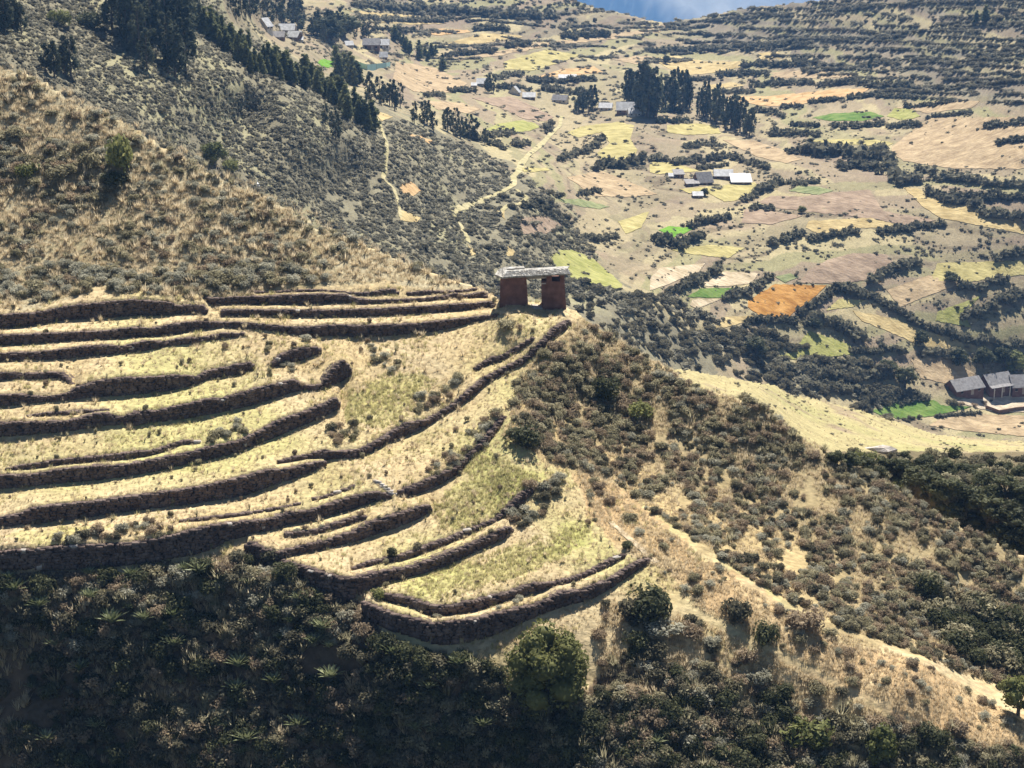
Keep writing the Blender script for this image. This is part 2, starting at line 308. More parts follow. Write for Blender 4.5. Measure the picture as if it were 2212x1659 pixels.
# ------------------------------------------------------------------ materials
def hexlin(*c): return tuple(((x/255)/12.92 if x/255 <= .04045 else ((x/255+.055)/1.055)**2.4) for x in c)
def new_mat(name):
    m = bpy.data.materials.new(name); m.use_nodes = True
    nt = m.node_tree; b = nt.nodes['Principled BSDF']
    b.inputs['Roughness'].default_value = .9; b.inputs['Specular IOR Level'].default_value = .15
    return m, nt, b
def N(nt, t, **kw):
    n = nt.nodes.new(t)
    for k, v in kw.items(): setattr(n, k, v)
    return n
def noise_mat(name, ca, cb, scale=3.0, bump=.3, rough=.9, spec=.15, detail=6, dist=.1, cc=None):
    """two or three colour procedural surface in object space with fine relief"""
    m, nt, b = new_mat(name); L = nt.links.new
    tc = N(nt, 'ShaderNodeTexCoord'); nz = N(nt, 'ShaderNodeTexNoise'); nz.inputs['Scale'].default_value = scale; nz.inputs['Detail'].default_value = detail
    L(tc.outputs['Object'], nz.inputs['Vector'])
    cr = N(nt, 'ShaderNodeValToRGB'); e = cr.color_ramp.elements
    e[0].position = .32; e[0].color = (*ca, 1); e[1].position = .68; e[1].color = (*cb, 1)
    if cc: x = cr.color_ramp.elements.new(.5); x.color = (*cc, 1)
    L(nz.outputs['Fac'], cr.inputs['Fac']); L(cr.outputs['Color'], b.inputs['Base Color'])
    n2 = N(nt, 'ShaderNodeTexNoise'); n2.inputs['Scale'].default_value = scale*4; n2.inputs['Detail'].default_value = 5
    L(tc.outputs['Object'], n2.inputs['Vector'])
    bp = N(nt, 'ShaderNodeBump'); bp.inputs['Strength'].default_value = bump; bp.inputs['Distance'].default_value = dist
    L(n2.outputs['Fac'], bp.inputs['Height']); L(bp.outputs['Normal'], b.inputs['Normal'])
    b.inputs['Roughness'].default_value = rough; b.inputs['Specular IOR Level'].default_value = spec
    return m
def leaf_mat(name, ca, cb, gloss=.25, rough=.55, trans=.25):
    """foliage: colour varies from plant to plant and leaf to leaf, some light passes through"""
    m, nt, b = new_mat(name); L = nt.links.new
    oi = N(nt, 'ShaderNodeObjectInfo'); ge = N(nt, 'ShaderNodeNewGeometry')
    mx = N(nt, 'ShaderNodeMath', operation='MULTIPLY_ADD'); mx.inputs[1].default_value = .55
    L(oi.outputs['Random'], mx.inputs[0])
    m2 = N(nt, 'ShaderNodeMath', operation='MULTIPLY'); m2.inputs[1].default_value = .45; L(ge.outputs['Random Per Island'], m2.inputs[0]); L(m2.outputs[0], mx.inputs[2])
    cr = N(nt, 'ShaderNodeValToRGB'); e = cr.color_ramp.elements
    e[0].position = .1; e[0].color = (*ca, 1); e[1].position = .9; e[1].color = (*cb, 1)
    L(mx.outputs[0], cr.inputs['Fac']); L(cr.outputs['Color'], b.inputs['Base Color'])
    b.inputs['Roughness'].default_value = rough; b.inputs['Specular IOR Level'].default_value = gloss
    tr = N(nt, 'ShaderNodeBsdfTranslucent'); L(cr.outputs['Color'], tr.inputs['Color'])
    ms = N(nt, 'ShaderNodeMixShader'); ms.inputs[0].default_value = trans
    L(b.outputs[0], ms.inputs[1]); L(tr.outputs[0], ms.inputs[2])
    L(ms.outputs[0], nt.nodes['Material Output'].inputs['Surface'])
    return m
M = {}
M['stone'] = noise_mat('terrace_stone', (.075, .054, .044), (.20, .15, .12), 1.6, .8, cc=(.13, .092, .074))
M['pale_stone'] = noise_mat('pale_stone', (.34, .29, .24), (.55, .50, .44), 2.5, .6)
M['thatch'] = noise_mat('thatch', (.15, .135, .115), (.58, .55, .49), 3.0, 1.0, cc=(.38, .35, .30))
M['mud_wall'] = noise_mat('red_mud_wall', (.13, .064, .050), (.25, .132, .098), 1.6, .8, cc=(.19, .095, .072))
M['adobe'] = noise_mat('adobe', (.14, .08, .055), (.24, .15, .10), 1.0, .3)
M['adobe_red'] = noise_mat('adobe_red', (.11, .055, .042), (.19, .10, .075), 1.0, .3)
M['plaster'] = noise_mat('pale_plaster', (.55, .50, .43), (.72, .68, .60), 1.0, .2)
M['tin'] = noise_mat('tin_roof', (.32, .31, .30), (.56, .55, .53), .9, .1, .55, .25)
M['grey_roof'] = noise_mat('weathered_roof', (.22, .20, .19), (.36, .34, .32), 1.5, .5)
M['dark'] = noise_mat('painted_dark', (.012, .010, .010), (.02, .018, .016), 1, .1)  # near-black stands in for the unlit inside of windows; handles share it
M['timber'] = noise_mat('weathered_timber', (.30, .24, .19), (.45, .38, .30), 4, .3)
M['bark'] = noise_mat('bark', (.09, .07, .055), (.20, .165, .13), 3, .6)
M['wool'] = noise_mat('white_wool', (.70, .68, .63), (.82, .80, .76), 6, .5)
M['hoof'] = noise_mat('dark_hoof', (.05, .045, .04), (.08, .07, .06), 4, .2)
M['plastic'] = noise_mat('turquoise_plastic', (.25, .48, .46), (.38, .60, .56), 1, .1, .5, .3)
M['car'] = noise_mat('dark_red_paint', (.06, .018, .016), (.09, .03, .025), 1, .05, .4, .4)
M['shrub_olive'] = leaf_mat('olive_shrub', (.22, .195, .115), (.47, .42, .27), .05, .8, .55)
M['shrub_grey'] = leaf_mat('grey_shrub', (.30, .28, .20), (.55, .52, .40), .05, .8, .5)
M['shrub_dark'] = leaf_mat('dark_scrub', (.11, .10, .064), (.27, .24, .155), .05, .8, .45)
M['shrub_brown'] = leaf_mat('brown_scrub', (.24, .185, .125), (.46, .36, .24), .05, .8, .52)
M['far_scrub'] = leaf_mat('far_scrub', (.18, .165, .118), (.40, .37, .27), .03, .9, .55)
M['hedge'] = leaf_mat('hedge_leaf', (.09, .085, .056), (.25, .23, .155), .03, .85, .42)
M['tree_leaf'] = leaf_mat('tree_leaf', (.075, .082, .028), (.235, .23, .082), .08, .65, .35)
M['green_leaf'] = leaf_mat('fresh_leaf', (.115, .125, .04), (.31, .305, .115), .08, .65, .35)
M['dark_leaf'] = leaf_mat('dark_leaf', (.045, .050, .026), (.15, .15, .072), .08, .65, .35)
M['conifer'] = leaf_mat('conifer', (.08, .09, .04), (.25, .25, .11), .05, .8, .45)
M['eucalyptus'] = leaf_mat('eucalyptus', (.046, .055, .038), (.145, .15, .09), .05, .75, .35)
M['agave'] = leaf_mat('agave', (.14, .16, .07), (.34, .35, .19), .5, .35, .15)
M['straw'] = leaf_mat('dry_grass', (.47, .375, .225), (.74, .63, .44), .05, .8, .5)
M['greengrass'] = leaf_mat('green_grass', (.38, .35, .15), (.58, .52, .27), .05, .8, .5)

def smooth_none(o): return o
def link(o, parent=None):
    COL.objects.link(o)
    if parent is not None: o.parent = parent
    return o
def mesh_obj(name, verts, faces, mat, parent=None, smooth=False):
    me = bpy.data.meshes.new(name)
    me.from_pydata([tuple(v) for v in verts], [], [tuple(f) for f in faces])
    if mat is not None: me.materials.append(mat)
    if smooth: me.polygons.foreach_set('use_smooth', [True]*len(me.polygons))
    me.update()
    return link(bpy.data.objects.new(name, me), parent)
def np_mesh(name, V, F, mat=None, smooth=False):
    """mesh from arrays; F is an (n, 3) or (n, 4) index array"""
    V = np.asarray(V, np.float32); F = np.asarray(F, np.int32); n, c = F.shape
    me = bpy.data.meshes.new(name)
    me.vertices.add(len(V)); me.vertices.foreach_set('co', V.ravel())
    me.loops.add(n*c); me.loops.foreach_set('vertex_index', F.ravel())
    me.polygons.add(n); me.polygons.foreach_set('loop_start', np.arange(0, n*c, c, dtype=np.int32))
    me.polygons.foreach_set('loop_total', np.full(n, c, np.int32))
    if smooth: me.polygons.foreach_set('use_smooth', np.ones(n, bool))
    if mat is not None: me.materials.append(mat)
    me.update(calc_edges=True); me.validate()
    return me
def tag(o, label=None, cat=None, group=None, kind=None):
    if label: o['label'] = label
    if cat: o['category'] = cat
    if group: o['group'] = group
    if kind: o['kind'] = kind
    return o
def empty(name, loc=(0, 0, 0), rz=0):
    o = bpy.data.objects.new(name, None); o.empty_display_size = .3; o.location = loc; o.rotation_euler = (0, 0, rz)
    return link(o)

# ------------------------------------------------------------------ ground colours
U_, V_ = uv_of(X, Y, Z)
C = np.zeros((NK, NR, 3), np.float32)
def setc(mask, c, w=1.0):
    w = np.clip(w, 0, 1)*mask
    C[:] = C*(1-w[..., None])+np.array(c, np.float32)*w[..., None]
n1 = fbm(X/3.5, Y/3.5, 21, 4); n2 = fbm(X/14, Y/14, 33, 4); n3 = fbm(X/1.1, Y/1.1, 44, 3); n4 = fbm(X/55, Y/55, 51, 4)
one = np.ones_like(X)
near = REG == 0; bench = REG == 1; far = REG >= 2
STRAW = (.52, .41, .235); GOLD = (.47, .36, .185); SOIL = (.26, .19, .12); YG = (.44, .39, .17); PALE = (.62, .50, .29); PINK = (.29, .22, .145)
setc(near, STRAW); setc(near, GOLD, (n1-.4)*3); setc(near, SOIL, (n3-.56)*3.0*.6); setc(near, YG, (n2-.52)*5)
WU = U_+(fbm(X/2.5, Y/2.5, 71, 3)-.5)*34; WV = V_+(fbm(X/2.5, Y/2.5, 87, 3)-.5)*26
def px_zone(poly, soft=0): return in_poly(WU, WV, poly)
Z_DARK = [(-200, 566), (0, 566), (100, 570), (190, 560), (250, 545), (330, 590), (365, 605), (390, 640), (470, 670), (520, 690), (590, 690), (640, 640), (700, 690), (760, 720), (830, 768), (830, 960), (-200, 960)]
Z_HILL = [(-200, 0), (0, 60), (160, 138), (260, 188), (404, 258), (490, 290), (470, 285), (330, 282), (205, 300), (100, 290), (0, 310), (-200, 330)]
Z_NOSE = [(586, 318), (605, 331), (675, 371), (692, 385), (755, 402), (836, 458), (903, 491), (1024, 554), (1200, 630), (1200, 760), (1024, 700), (920, 655), (836, 625), (751, 580), (700, 545), (640, 505), (615, 480), (560, 465), (508, 440), (512, 390), (545, 350)]
setc(near & px_zone(Z_DARK), (.085, .062, .042), .95); setc(near & px_zone(Z_DARK), (.15, .105, .065), (n1-.5)*4)  # soil darkened here to stand in for the slope's shade
setc(near & px_zone(Z_NOSE), (.30, .235, .125), .8); setc(near & px_zone(Z_NOSE), (.45, .34, .17), (n2-.46)*5)
setc(near & px_zone(Z_HILL), (.40, .345, .22), .75); setc(near & px_zone(Z_HILL), (.24, .20, .10), (n1-.5)*3)
# tan earth of the front rib
Z_RIB = [(575, 470), (600, 468), (640, 510), (700, 553), (752, 588), (800, 618), (920, 662), (1024, 722), (1024, 768), (920, 720), (800, 660), (700, 610), (640, 560), (590, 520), (585, 490)]
setc(near & px_zone(Z_RIB), (.44, .30, .155), .85); setc(near & px_zone(Z_RIB), STRAW, (n1-.5)*3)
for poly in ([(430, 505), (470, 478), (520, 470), (535, 480), (505, 515), (450, 528)], [(400, 590), (440, 570), (560, 530), (590, 530), (560, 560), (460, 595), (420, 600)],
             [(455, 465), (470, 440), (510, 470), (530, 465), (540, 475), (500, 500)], [(340, 395), (390, 370), (430, 380), (400, 420), (350, 430)], [(0, 540), (60, 528), (130, 520), (60, 545)], [(520, 560), (560, 520), (600, 520), (590, 545)]):
    setc(near & px_zone(poly), (.40, .39, .125), .3+n1*.35)
setc(bench, (.37, .31, .155)); setc(bench, (.31, .285, .125), (n2-.45)*4); setc(bench, (.24, .19, .11), (n1-.55)*4); setc(bench, PINK, (n1-.58)*4)
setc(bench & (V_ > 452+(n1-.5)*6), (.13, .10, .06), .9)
# far slope: scrubby left side, field country in the middle, scrub terraces on the upper right
setc(far, (.265, .215, .135)); setc(far, (.36, .30, .17), (n4-.42)*4); setc(far, PINK, (n2-.52)*4); setc(far, (.22, .185, .105), (n1-.52)*3)
LEFT = [(-300, -100), (215, -100), (230, 20), (330, 80), (420, 120), (480, 140), (560, 190), (600, 260), (640, 300), (720, 350), (720, 420), (-300, 420)]
setc(far & px_zone(LEFT), (.19, .168, .11), .9); setc(far & px_zone(LEFT), (.25, .22, .14), (n1-.5)*4); setc(far & px_zone(LEFT), (.29, .26, .15), (n2-.56)*6)
UR = [(665, 15), (820, -60), (1200, -120), (1200, 105), (1024, 110), (900, 95), (780, 60), (690, 45)]
setc(far & px_zone(UR), (.185, .16, .115), .9); setc(far & px_zone(UR), (.25, .21, .145), (n2-.48)*5)
setc(far & px_zone([(345, -80), (580, -80), (640, 30), (560, 60), (480, 25), (345, 12)]), (.19, .16, .11), .75)
fields_zone = far & in_poly(U_, V_, [(330, -60), (1300, -100), (1300, 470), (900, 430), (740, 330), (600, 270), (540, 190), (420, 120), (330, 60)])
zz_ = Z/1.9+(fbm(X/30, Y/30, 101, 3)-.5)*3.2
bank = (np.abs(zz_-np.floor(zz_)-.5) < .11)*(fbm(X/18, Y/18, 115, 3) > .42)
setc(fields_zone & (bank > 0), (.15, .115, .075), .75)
setc(fields_zone, (.41, .34, .185), ((np.sin(np.floor(zz_)*7.3+np.floor(X/26+n4*2)*3.7)*.5+.5)-.55)*2.2*.85)
setc(fields_zone, (.25, .19, .13), ((np.sin(np.floor(zz_)*4.1+np.floor(X/31+n4*2)*2.3)*.5+.5)-.6)*2.4*.85)
setc(fields_zone, (.26, .235, .12), ((np.sin(np.floor(zz_)*2.7+np.floor(X/22+n4*2)*5.9)*.5+.5)-.72)*4*.8)
C *= (.82+.36*n3[..., None])

# ------------------------------------------------------------------ the ground sheet
idx = np.arange(NK*NR).reshape(NK, NR)
F = np.stack([idx[:-1, :-1], idx[1:, :-1], idx[1:, 1:], idx[:-1, 1:]], -1).reshape(-1, 4)
gmat, nt, b = new_mat('ground'); L = nt.links.new
at = N(nt, 'ShaderNodeAttribute', attribute_name='ground_colour'); tc = N(nt, 'ShaderNodeTexCoord')
nz = N(nt, 'ShaderNodeTexNoise'); nz.inputs['Scale'].default_value = 2.2; nz.inputs['Detail'].default_value = 8; L(tc.outputs['Object'], nz.inputs['Vector'])
mr = N(nt, 'ShaderNodeMapRange'); mr.inputs[1].default_value = .25; mr.inputs[2].default_value = .75; mr.inputs[3].default_value = .68; mr.inputs[4].default_value = 1.28; L(nz.outputs['Fac'], mr.inputs[0])
mm = N(nt, 'ShaderNodeVectorMath', operation='MULTIPLY'); L(at.outputs['Color'], mm.inputs[0]); L(mr.outputs[0], mm.inputs[1]); L(mm.outputs[0], b.inputs['Base Color'])
bp = N(nt, 'ShaderNodeBump'); bp.inputs['Strength'].default_value = .55; bp.inputs['Distance'].default_value = .25; L(nz.outputs['Fac'], bp.inputs['Height']); L(bp.outputs['Normal'], b.inputs['Normal'])
b.inputs['Roughness'].default_value = 1; b.inputs['Specular IOR Level'].default_value = .05
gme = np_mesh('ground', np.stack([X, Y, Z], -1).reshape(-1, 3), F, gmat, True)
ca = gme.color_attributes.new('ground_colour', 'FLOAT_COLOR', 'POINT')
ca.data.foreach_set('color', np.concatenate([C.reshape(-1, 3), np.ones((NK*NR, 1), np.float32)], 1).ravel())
ground = link(bpy.data.objects.new('ground', gme)); ground['kind'] = 'structure'
print('ground', NK, NR)

# ------------------------------------------------------------------ fields and paths, draped sheets
from mathutils.geometry import delaunay_2d_cdt
FCOL = {'straw': ((.42, .31, .14), (.58, .45, .22)), 'yellow': ((.38, .32, .125), (.52, .44, .19)), 'brown': ((.28, .20, .135), (.40, .295, .20)), 'tan': ((.36, .26, .15), (.52, .39, .23)),
        'orange': ((.36, .165, .035), (.54, .29, .085)), 'green': ((.10, .19, .035), (.20, .26, .07)), 'bright': ((.12, .27, .025), (.20, .37, .05)), 'pale': ((.46, .36, .22), (.64, .52, .35)),
        'yg': ((.30, .30, .085), (.41, .385, .14)), 'peach': ((.48, .30, .13), (.64, .43, .22)), 'sand': ((.55, .44, .30), (.70, .58, .42)), 'sage': ((.20, .23, .10), (.33, .33, .16)), 'path': ((.40, .35, .17), (.54, .46, .26))}
def field_mat(name, ca, cb):
    m = noise_mat(name, tuple(x*.80 for x in ca), tuple(x*.92 for x in cb), .30, .6, 1, .05, 9, .5); nt = m.node_tree; L = nt.links.new
    bs = nt.nodes['Principled BSDF']; src = bs.inputs['Base Color'].links[0].from_socket; tc = N(nt, 'ShaderNodeTexCoord')
    mp_ = N(nt, 'ShaderNodeMapping'); mp_.inputs['Rotation'].default_value = (0, 0, rng.random()*1.2-.6); L(tc.outputs['Object'], mp_.inputs[0])
    wv = N(nt, 'ShaderNodeTexWave', bands_direction='Y'); wv.inputs['Scale'].default_value = .16; wv.inputs['Distortion'].default_value = 11; wv.inputs['Detail'].default_value = 4; wv.inputs['Detail Scale'].default_value = 1.5; L(mp_.outputs[0], wv.inputs['Vector'])
    mr = N(nt, 'ShaderNodeMapRange'); mr.inputs[3].default_value = .88; mr.inputs[4].default_value = 1.07; L(wv.outputs['Fac'], mr.inputs[0])
    mm = N(nt, 'ShaderNodeVectorMath', operation='MULTIPLY'); L(src, mm.inputs[0]); L(mr.outputs[0], mm.inputs[1]); L(mm.outputs[0], bs.inputs['Base Color'])
    return m
for k, (a, c) in FCOL.items(): M['f_'+k] = field_mat('field_'+k, a, c)
def drape(name, poly_px, mat, lift=.14, step_px=3.0, jit=.5, cell=2.6):
    pts = []
    n = len(poly_px)
    for a in range(n):
        p, q = np.array(poly_px[a][:2]), np.array(poly_px[(a+1) % n][:2])
        m = max(1, int(np.hypot(*(q-p))/step_px))
        for s in range(m):
            pts.append(p+(q-p)*s/m+(rng.random(2)-.5)*jit*(2 if s else 0))
    pts = np.array(pts)
    x, y, z = hit(pts[:, 0], pts[:, 1])
    if y.max()-y.min() > 400: print('wide field', name, y.min(), y.max())
    xy = list(zip(x, y)); nb = len(xy)
    gx, gy = np.meshgrid(np.arange(x.min(), x.max(), cell), np.arange(y.min(), y.max(), cell))
    gx = gx.ravel(); gy = gy.ravel(); ok = in_poly(gx, gy, xy)
    vs = [Vector(p) for p in xy]+[Vector(p) for p in zip(gx[ok], gy[ok])]
    V, E, Fc, *_ = delaunay_2d_cdt(vs, [(i, (i+1) % nb) for i in range(nb)], [], 1, 1e-4)
    V = np.array([tuple(v) for v in V]); zz = zat(V[:, 0], V[:, 1])+lift
    V3 = np.c_[V, zz]; Fc = [tuple(f) for f in Fc]
    cnt = {}
    for f in Fc:
        for q_ in range(len(f)): e = (f[q_], f[(q_+1) % len(f)]); cnt[e] = 1
    bd = [e for e in cnt if (e[1], e[0]) not in cnt]; n0 = len(V3); mp = {}
    low = []
    for e in bd:
        for w in e:
            if w not in mp: mp[w] = n0+len(low); low.append(V3[w]-(0, 0, .7))
    if low: V3 = np.concatenate([V3, np.array(low)]); Fc += [(e[1], e[0], mp[e[0]], mp[e[1]]) for e in bd]
    o = mesh_obj(name, V3, Fc, mat)
    o['kind'] = 'structure'
    return o
FIELDS = [
 ('A6', 'orange', [(580, 300), (740, 205), (1045, 212), (960, 290), (850, 370), (820, 405), (640, 385), (580, 340)]),
 ('A6', 'straw', [(350, 480), (440, 400), (635, 390), (600, 420), (480, 450)]),
 ('A6', 'brown', [(885, 195), (940, 120), (1050, 60), (1200, 20), (1400, 30), (1440, 70), (1300, 175), (1150, 202), (1000, 200)]),
 ('A6', 'pale', [(290, 215), (440, 130), (640, 140), (600, 200), (480, 215)]),
 ('A6', 'green', [(220, 280), (300, 230), (540, 225), (520, 260), (430, 285)]),
 ('A6', 'sage', [(740, 160), (830, 140), (880, 160), (800, 195)]),
 ('A6', 'pale', [(0, 170), (60, 110), (330, 80), (290, 130), (80, 215), (0, 240)]),
 ('A6', 'pale', [(235, 330), (250, 295), (430, 295), (350, 320), (280, 350)]),
 ('A6', 'yellow', [(1040, 360), (1120, 290), (1280, 300), (1200, 340)]),
 ('A6', 'yg', [(880, 560), (940, 480), (1180, 560), (1200, 620), (900, 650), (720, 640), (860, 600)]),
 ('A6', 'straw', [(1200, 360), (1400, 400), (1600, 470), (1900, 560), (2060, 598), (1900, 605), (1600, 570), (1400, 480), (1250, 420)]),
 ('A6', 'yg', [(1690, 420), (1700, 370), (1960, 270), (1860, 380), (1900, 460)]),
 ('A6', 'yellow', [(1660, 180), (1700, 80), (2260, 60), (2260, 140), (1900, 190)]),
 ('A6', 'tan', [(1400, 240), (1650, 150), (1830, 200), (1600, 290), (1480, 340)]),
 ('A6', 'tan', [(1540, 650), (1750, 640), (1900, 720), (1970, 755), (1750, 790), (1600, 760)]),
 ('A6', 'green', [(1310, 955), (1440, 900), (1680, 890), (1720, 920), (1900, 930), (1700, 980), (1500, 1005), (1400, 985)]),
 ('A6', 'sand', [(1770, 895), (1900, 880), (2280, 860), (2280, 965), (2010, 955), (1900, 925)]),
 ('A6', 'tan', [(1650, 1040), (1720, 1000), (1960, 975), (2280, 985), (2280, 1110), (1900, 1075)]),
 ('A3', 'bright', [(50, 1362), (110, 1340), (260, 1350), (200, 1385), (130, 1410), (110, 1392)]),
 ('A3', 'yellow', [(170, 1120), (400, 1100), (620, 1080), (640, 1100), (560, 1180), (440, 1195), (340, 1140), (230, 1145)]),
 ('A3', 'brown', [(640, 1195), (720, 1160), (900, 1165), (1100, 1140), (1300, 1125), (1380, 1250), (1690, 1305), (1500, 1335), (1350, 1300), (1000, 1260), (720, 1230)]),
 ('A3', 'sage', [(820, 1130), (880, 1100), (1000, 1105), (1085, 1130), (1000, 1155)]),
 ('A3', 'straw', [(1500, 1110), (1580, 1115), (1860, 1220), (2280, 1310), (2280, 1400), (1720, 1292), (1620, 1230)]),
 ('A3', 'tan', [(1430, 870), (1650, 700), (2280, 690), (2280, 1000), (1800, 1000), (1500, 955), (1430, 905)]),
 ('A3', 'green', [(960, 700), (1080, 672), (1300, 662), (1385, 690), (1250, 718), (1050, 714)]),
 ('A3', 'yg', [(1400, 690), (1440, 645), (1540, 640), (1600, 690), (1500, 713)]),
 ('A3', 'peach', [(460, 570), (700, 572), (1100, 530), (1300, 525), (1250, 560), (900, 618), (700, 630), (520, 600)]),
 ('A3', 'tan', [(710, 430), (1000, 412), (1240, 455), (1000, 468), (720, 460)]),
 ('A3', 'straw', [(0, 345), (150, 330), (350, 368), (540, 365), (540, 398), (400, 428), (200, 450), (100, 400)]),
 ('A3', 'straw', [(330, 502), (500, 490), (560, 510), (360, 528)]),
 ('A3', 'straw', [(640, 315), (760, 308), (780, 348), (650, 350)]),
 ('A3', 'yellow', [(870, 832), (1300, 820), (1440, 848), (1400, 868), (1100, 850)]),
 ('A3', 'tan', [(430, 830), (620, 835), (760, 880), (900, 945), (800, 968), (640, 930)]),
 ('A3', 'yellow', [(100, 742), (280, 732), (400, 745), (420, 790), (200, 800), (100, 780)]),
 ('A3', 'yellow', [(0, 962), (120, 962), (300, 1012), (200, 1022), (60, 1032), (0, 1020)]),
 ('A3', 'tan', [(1450, 640), (1700, 600), (1950, 600), (1900, 640), (1640, 670)]),
 ('A3', 'brown', [(560, 1240), (700, 1250), (900, 1280), (720, 1330), (540, 1320)]),
 ('A3', 'straw', [(940, 1310), (1300, 1290), (1500, 1345), (1230, 1350), (1000, 1385), (920, 1350)]),
 ('A3', 'yellow', [(130, 1480), (360, 1450), (560, 1470), (460, 1530), (200, 1500)]),
 ('A2', 'yellow', [(1530, 842), (1620, 802), (1850, 772), (1955, 795), (1930, 880), (1975, 950), (1950, 1000), (1750, 1028), (1720, 970), (1800, 905), (1750, 835), (1600, 872)]),
 ('A2', 'brown', [(930, 622), (1180, 612), (1330, 680), (1445, 740), (1400, 768), (1250, 750), (1100, 680)]),
 ('A2', 'tan', [(450, 392), (700, 432), (900, 530), (800, 590), (560, 580), (430, 500)]),
 ('A2', 'yg', [(1000, 832), (1100, 782), (1250, 762), (1380, 800), (1290, 830), (1150, 842)]),
 ('A2', 'straw', [(730, 290), (850, 250), (1000, 212), (1200, 220), (1250, 235), (1000, 275), (800, 300)]),
 ('A2', 'peach', [(580, 212), (700, 182), (900, 190), (920, 206), (720, 225)]),
 ('A2', 'yellow', [(1130, 392), (1400, 312), (1620, 350), (1500, 390), (1380, 430), (1300, 448), (1140, 440)]),
 ('A2', 'peach', [(1340, 490), (1500, 437), (1700, 422), (1760, 460), (1600, 475), (1400, 490)]),
 ('A2', 'tan', [(1830, 382), (1960, 352), (2080, 360), (2000, 412)]),
 ('A2', 'tan', [(1530, 1122), (1750, 1082), (2000, 1180), (2100, 1230), (1900, 1250), (1700, 1240)]),
 ('A2', 'sage', [(1480, 1262), (1620, 1260), (1800, 1310), (1740, 1322), (1520, 1290)]),
 ('A2', 'brown', [(1230, 1372), (1400, 1370), (1500, 1430), (1400, 1480), (1240, 1480)]),
 ('C5', 'yg', [(1430, 40), (1480, 5), (1560, 0), (1700, 60), (1880, 220), (1870, 250), (1600, 205), (1450, 110)]),
 ('A2', 'yellow', [(1850, 1400), (2050, 1340), (2000, 1440), (1900, 1480)]),
 ('A2', 'tan', [(650, 640), (850, 650), (980, 690), (900, 720), (700, 690)]),
 ('A2', 'straw', [(310, 700), (430, 740), (360, 770)]),
 ('A2', 'peach', [(470, 1170), (540, 1150), (610, 1205), (560, 1242), (480, 1222)]),
 ('A2', 'straw', [(455, 1290), (480, 1330), (605, 1380), (590, 1402), (480, 1402)]),
 ('A2', 'peach', [(530, 840), (680, 890), (660, 910), (540, 860)]),
 ('A2', 'tan', [(100, 160), (200, 165), (240, 205), (130, 200)]),
 ('A2', 'straw', [(900, 1545), (960, 1610), (920, 1620)]), ('A2', 'straw', [(1080, 1340), (1130, 1310), (1140, 1390)]), ('A2', 'straw', [(1140, 1580), (1170, 1545), (1210, 1615), (1150, 1620)]),
 ('A2', 'yellow', [(1240, 1062), (1400, 1062), (1420, 1080), (1260, 1090)]),
 ('E5', 'bright', [(840, 540), (900, 502), (1060, 512), (1050, 605), (920, 600)]),
 ('A2', 'straw', [(100, 60), (330, 85), (560, 100), (600, 112), (330, 105)]), ('A2', 'straw', [(320, 140), (560, 145), (770, 150), (560, 158)]),
]
FNAME = {'orange': 'quinoa_field', 'green': 'green_field', 'bright': 'green_field', 'brown': 'ploughed_field', 'sand': 'courtyard', 'sage': 'green_field', 'yg': 'pasture', 'yellow': 'pasture'}
for crop, c, p in FIELDS:
    drape(FNAME.get(c, 'stubble_field'), [q for q in cv(crop, p)], M['f_'+c])
PATHS_PX = []
KEEP = [np.array(cv(crop, p))[:, :2] for crop, c, p in FIELDS]
def ribbon(name, pts_px, w, mat, lift=.15):
    p = np.array(pts_px); d = np.r_[0, np.cumsum(np.hypot(*np.diff(p, axis=0).T))]; PATHS_PX.append(p)
    s = np.arange(0, d[-1], 2.0); u = np.interp(s, d, p[:, 0]); v = np.interp(s, d, p[:, 1])
    u = u+(vnoise(s/6, s*0, 3)-.5)*2
    x, y, z = hit(u, v); P = np.c_[x, y]
    T = np.gradient(P, axis=0); T /= np.maximum(np.linalg.norm(T, axis=1), 1e-6)[:, None]; Nn = np.c_[-T[:, 1], T[:, 0]]
    w_ = w*(.75+.5*vnoise(s/5, s*0+4, 8))
    V = []
    for o in (-1, -.33, .33, 1):
        q = P+Nn*(w_/2*o)[:, None]; V.append(np.c_[q, zat(q[:, 0], q[:, 1])+lift])
    V = np.stack(V, 1); n = len(s); ii = np.arange(n*4).reshape(n, 4)
    Fq = np.stack([ii[:-1, :-1], ii[1:, :-1], ii[1:, 1:], ii[:-1, 1:]], -1).reshape(-1, 4)
    o = link(bpy.data.objects.new(name, np_mesh(name, V.reshape(-1, 3), Fq, mat, True))); o['kind'] = 'structure'
    return o
ribbon('dirt_road', cv('A2', [(830, 382), (1100, 337), (1350, 287), (1550, 265), (1750, 240), (2100, 190), (2180, 150)]), 5, M['f_tan'])
ribbon('footpath', cv('A2', [(1495, 735), (1490, 790), (1400, 880), (1300, 970), (1240, 1040), (1230, 1085), (1190, 1115), (1195, 1170), (1100, 1220), (950, 1290), (850, 1320), (810, 1360)]), 1.5, M['f_path'], .15)
ribbon('footpath', cv('A2', [(810, 1360), (860, 1430), (900, 1500), (905, 1540)]), 1.3, M['f_path'])
ribbon('footpath', cv('A2', [(1210, 1200), (1280, 1250), (1240, 1290), (1150, 1300), (1100, 1350)]), 1.0, M['f_path'])
ribbon('footpath', cv('A2', [(300, 700), (350, 780), (385, 900), (390, 1020), (370, 1130), (440, 1200), (460, 1290), (480, 1390)]), .8, M['f_path'])
ribbon('footpath', cv('D2', [(1640, 460), (1800, 600), (1950, 740), (2060, 830)]), .45, M['f_pale'], .06)

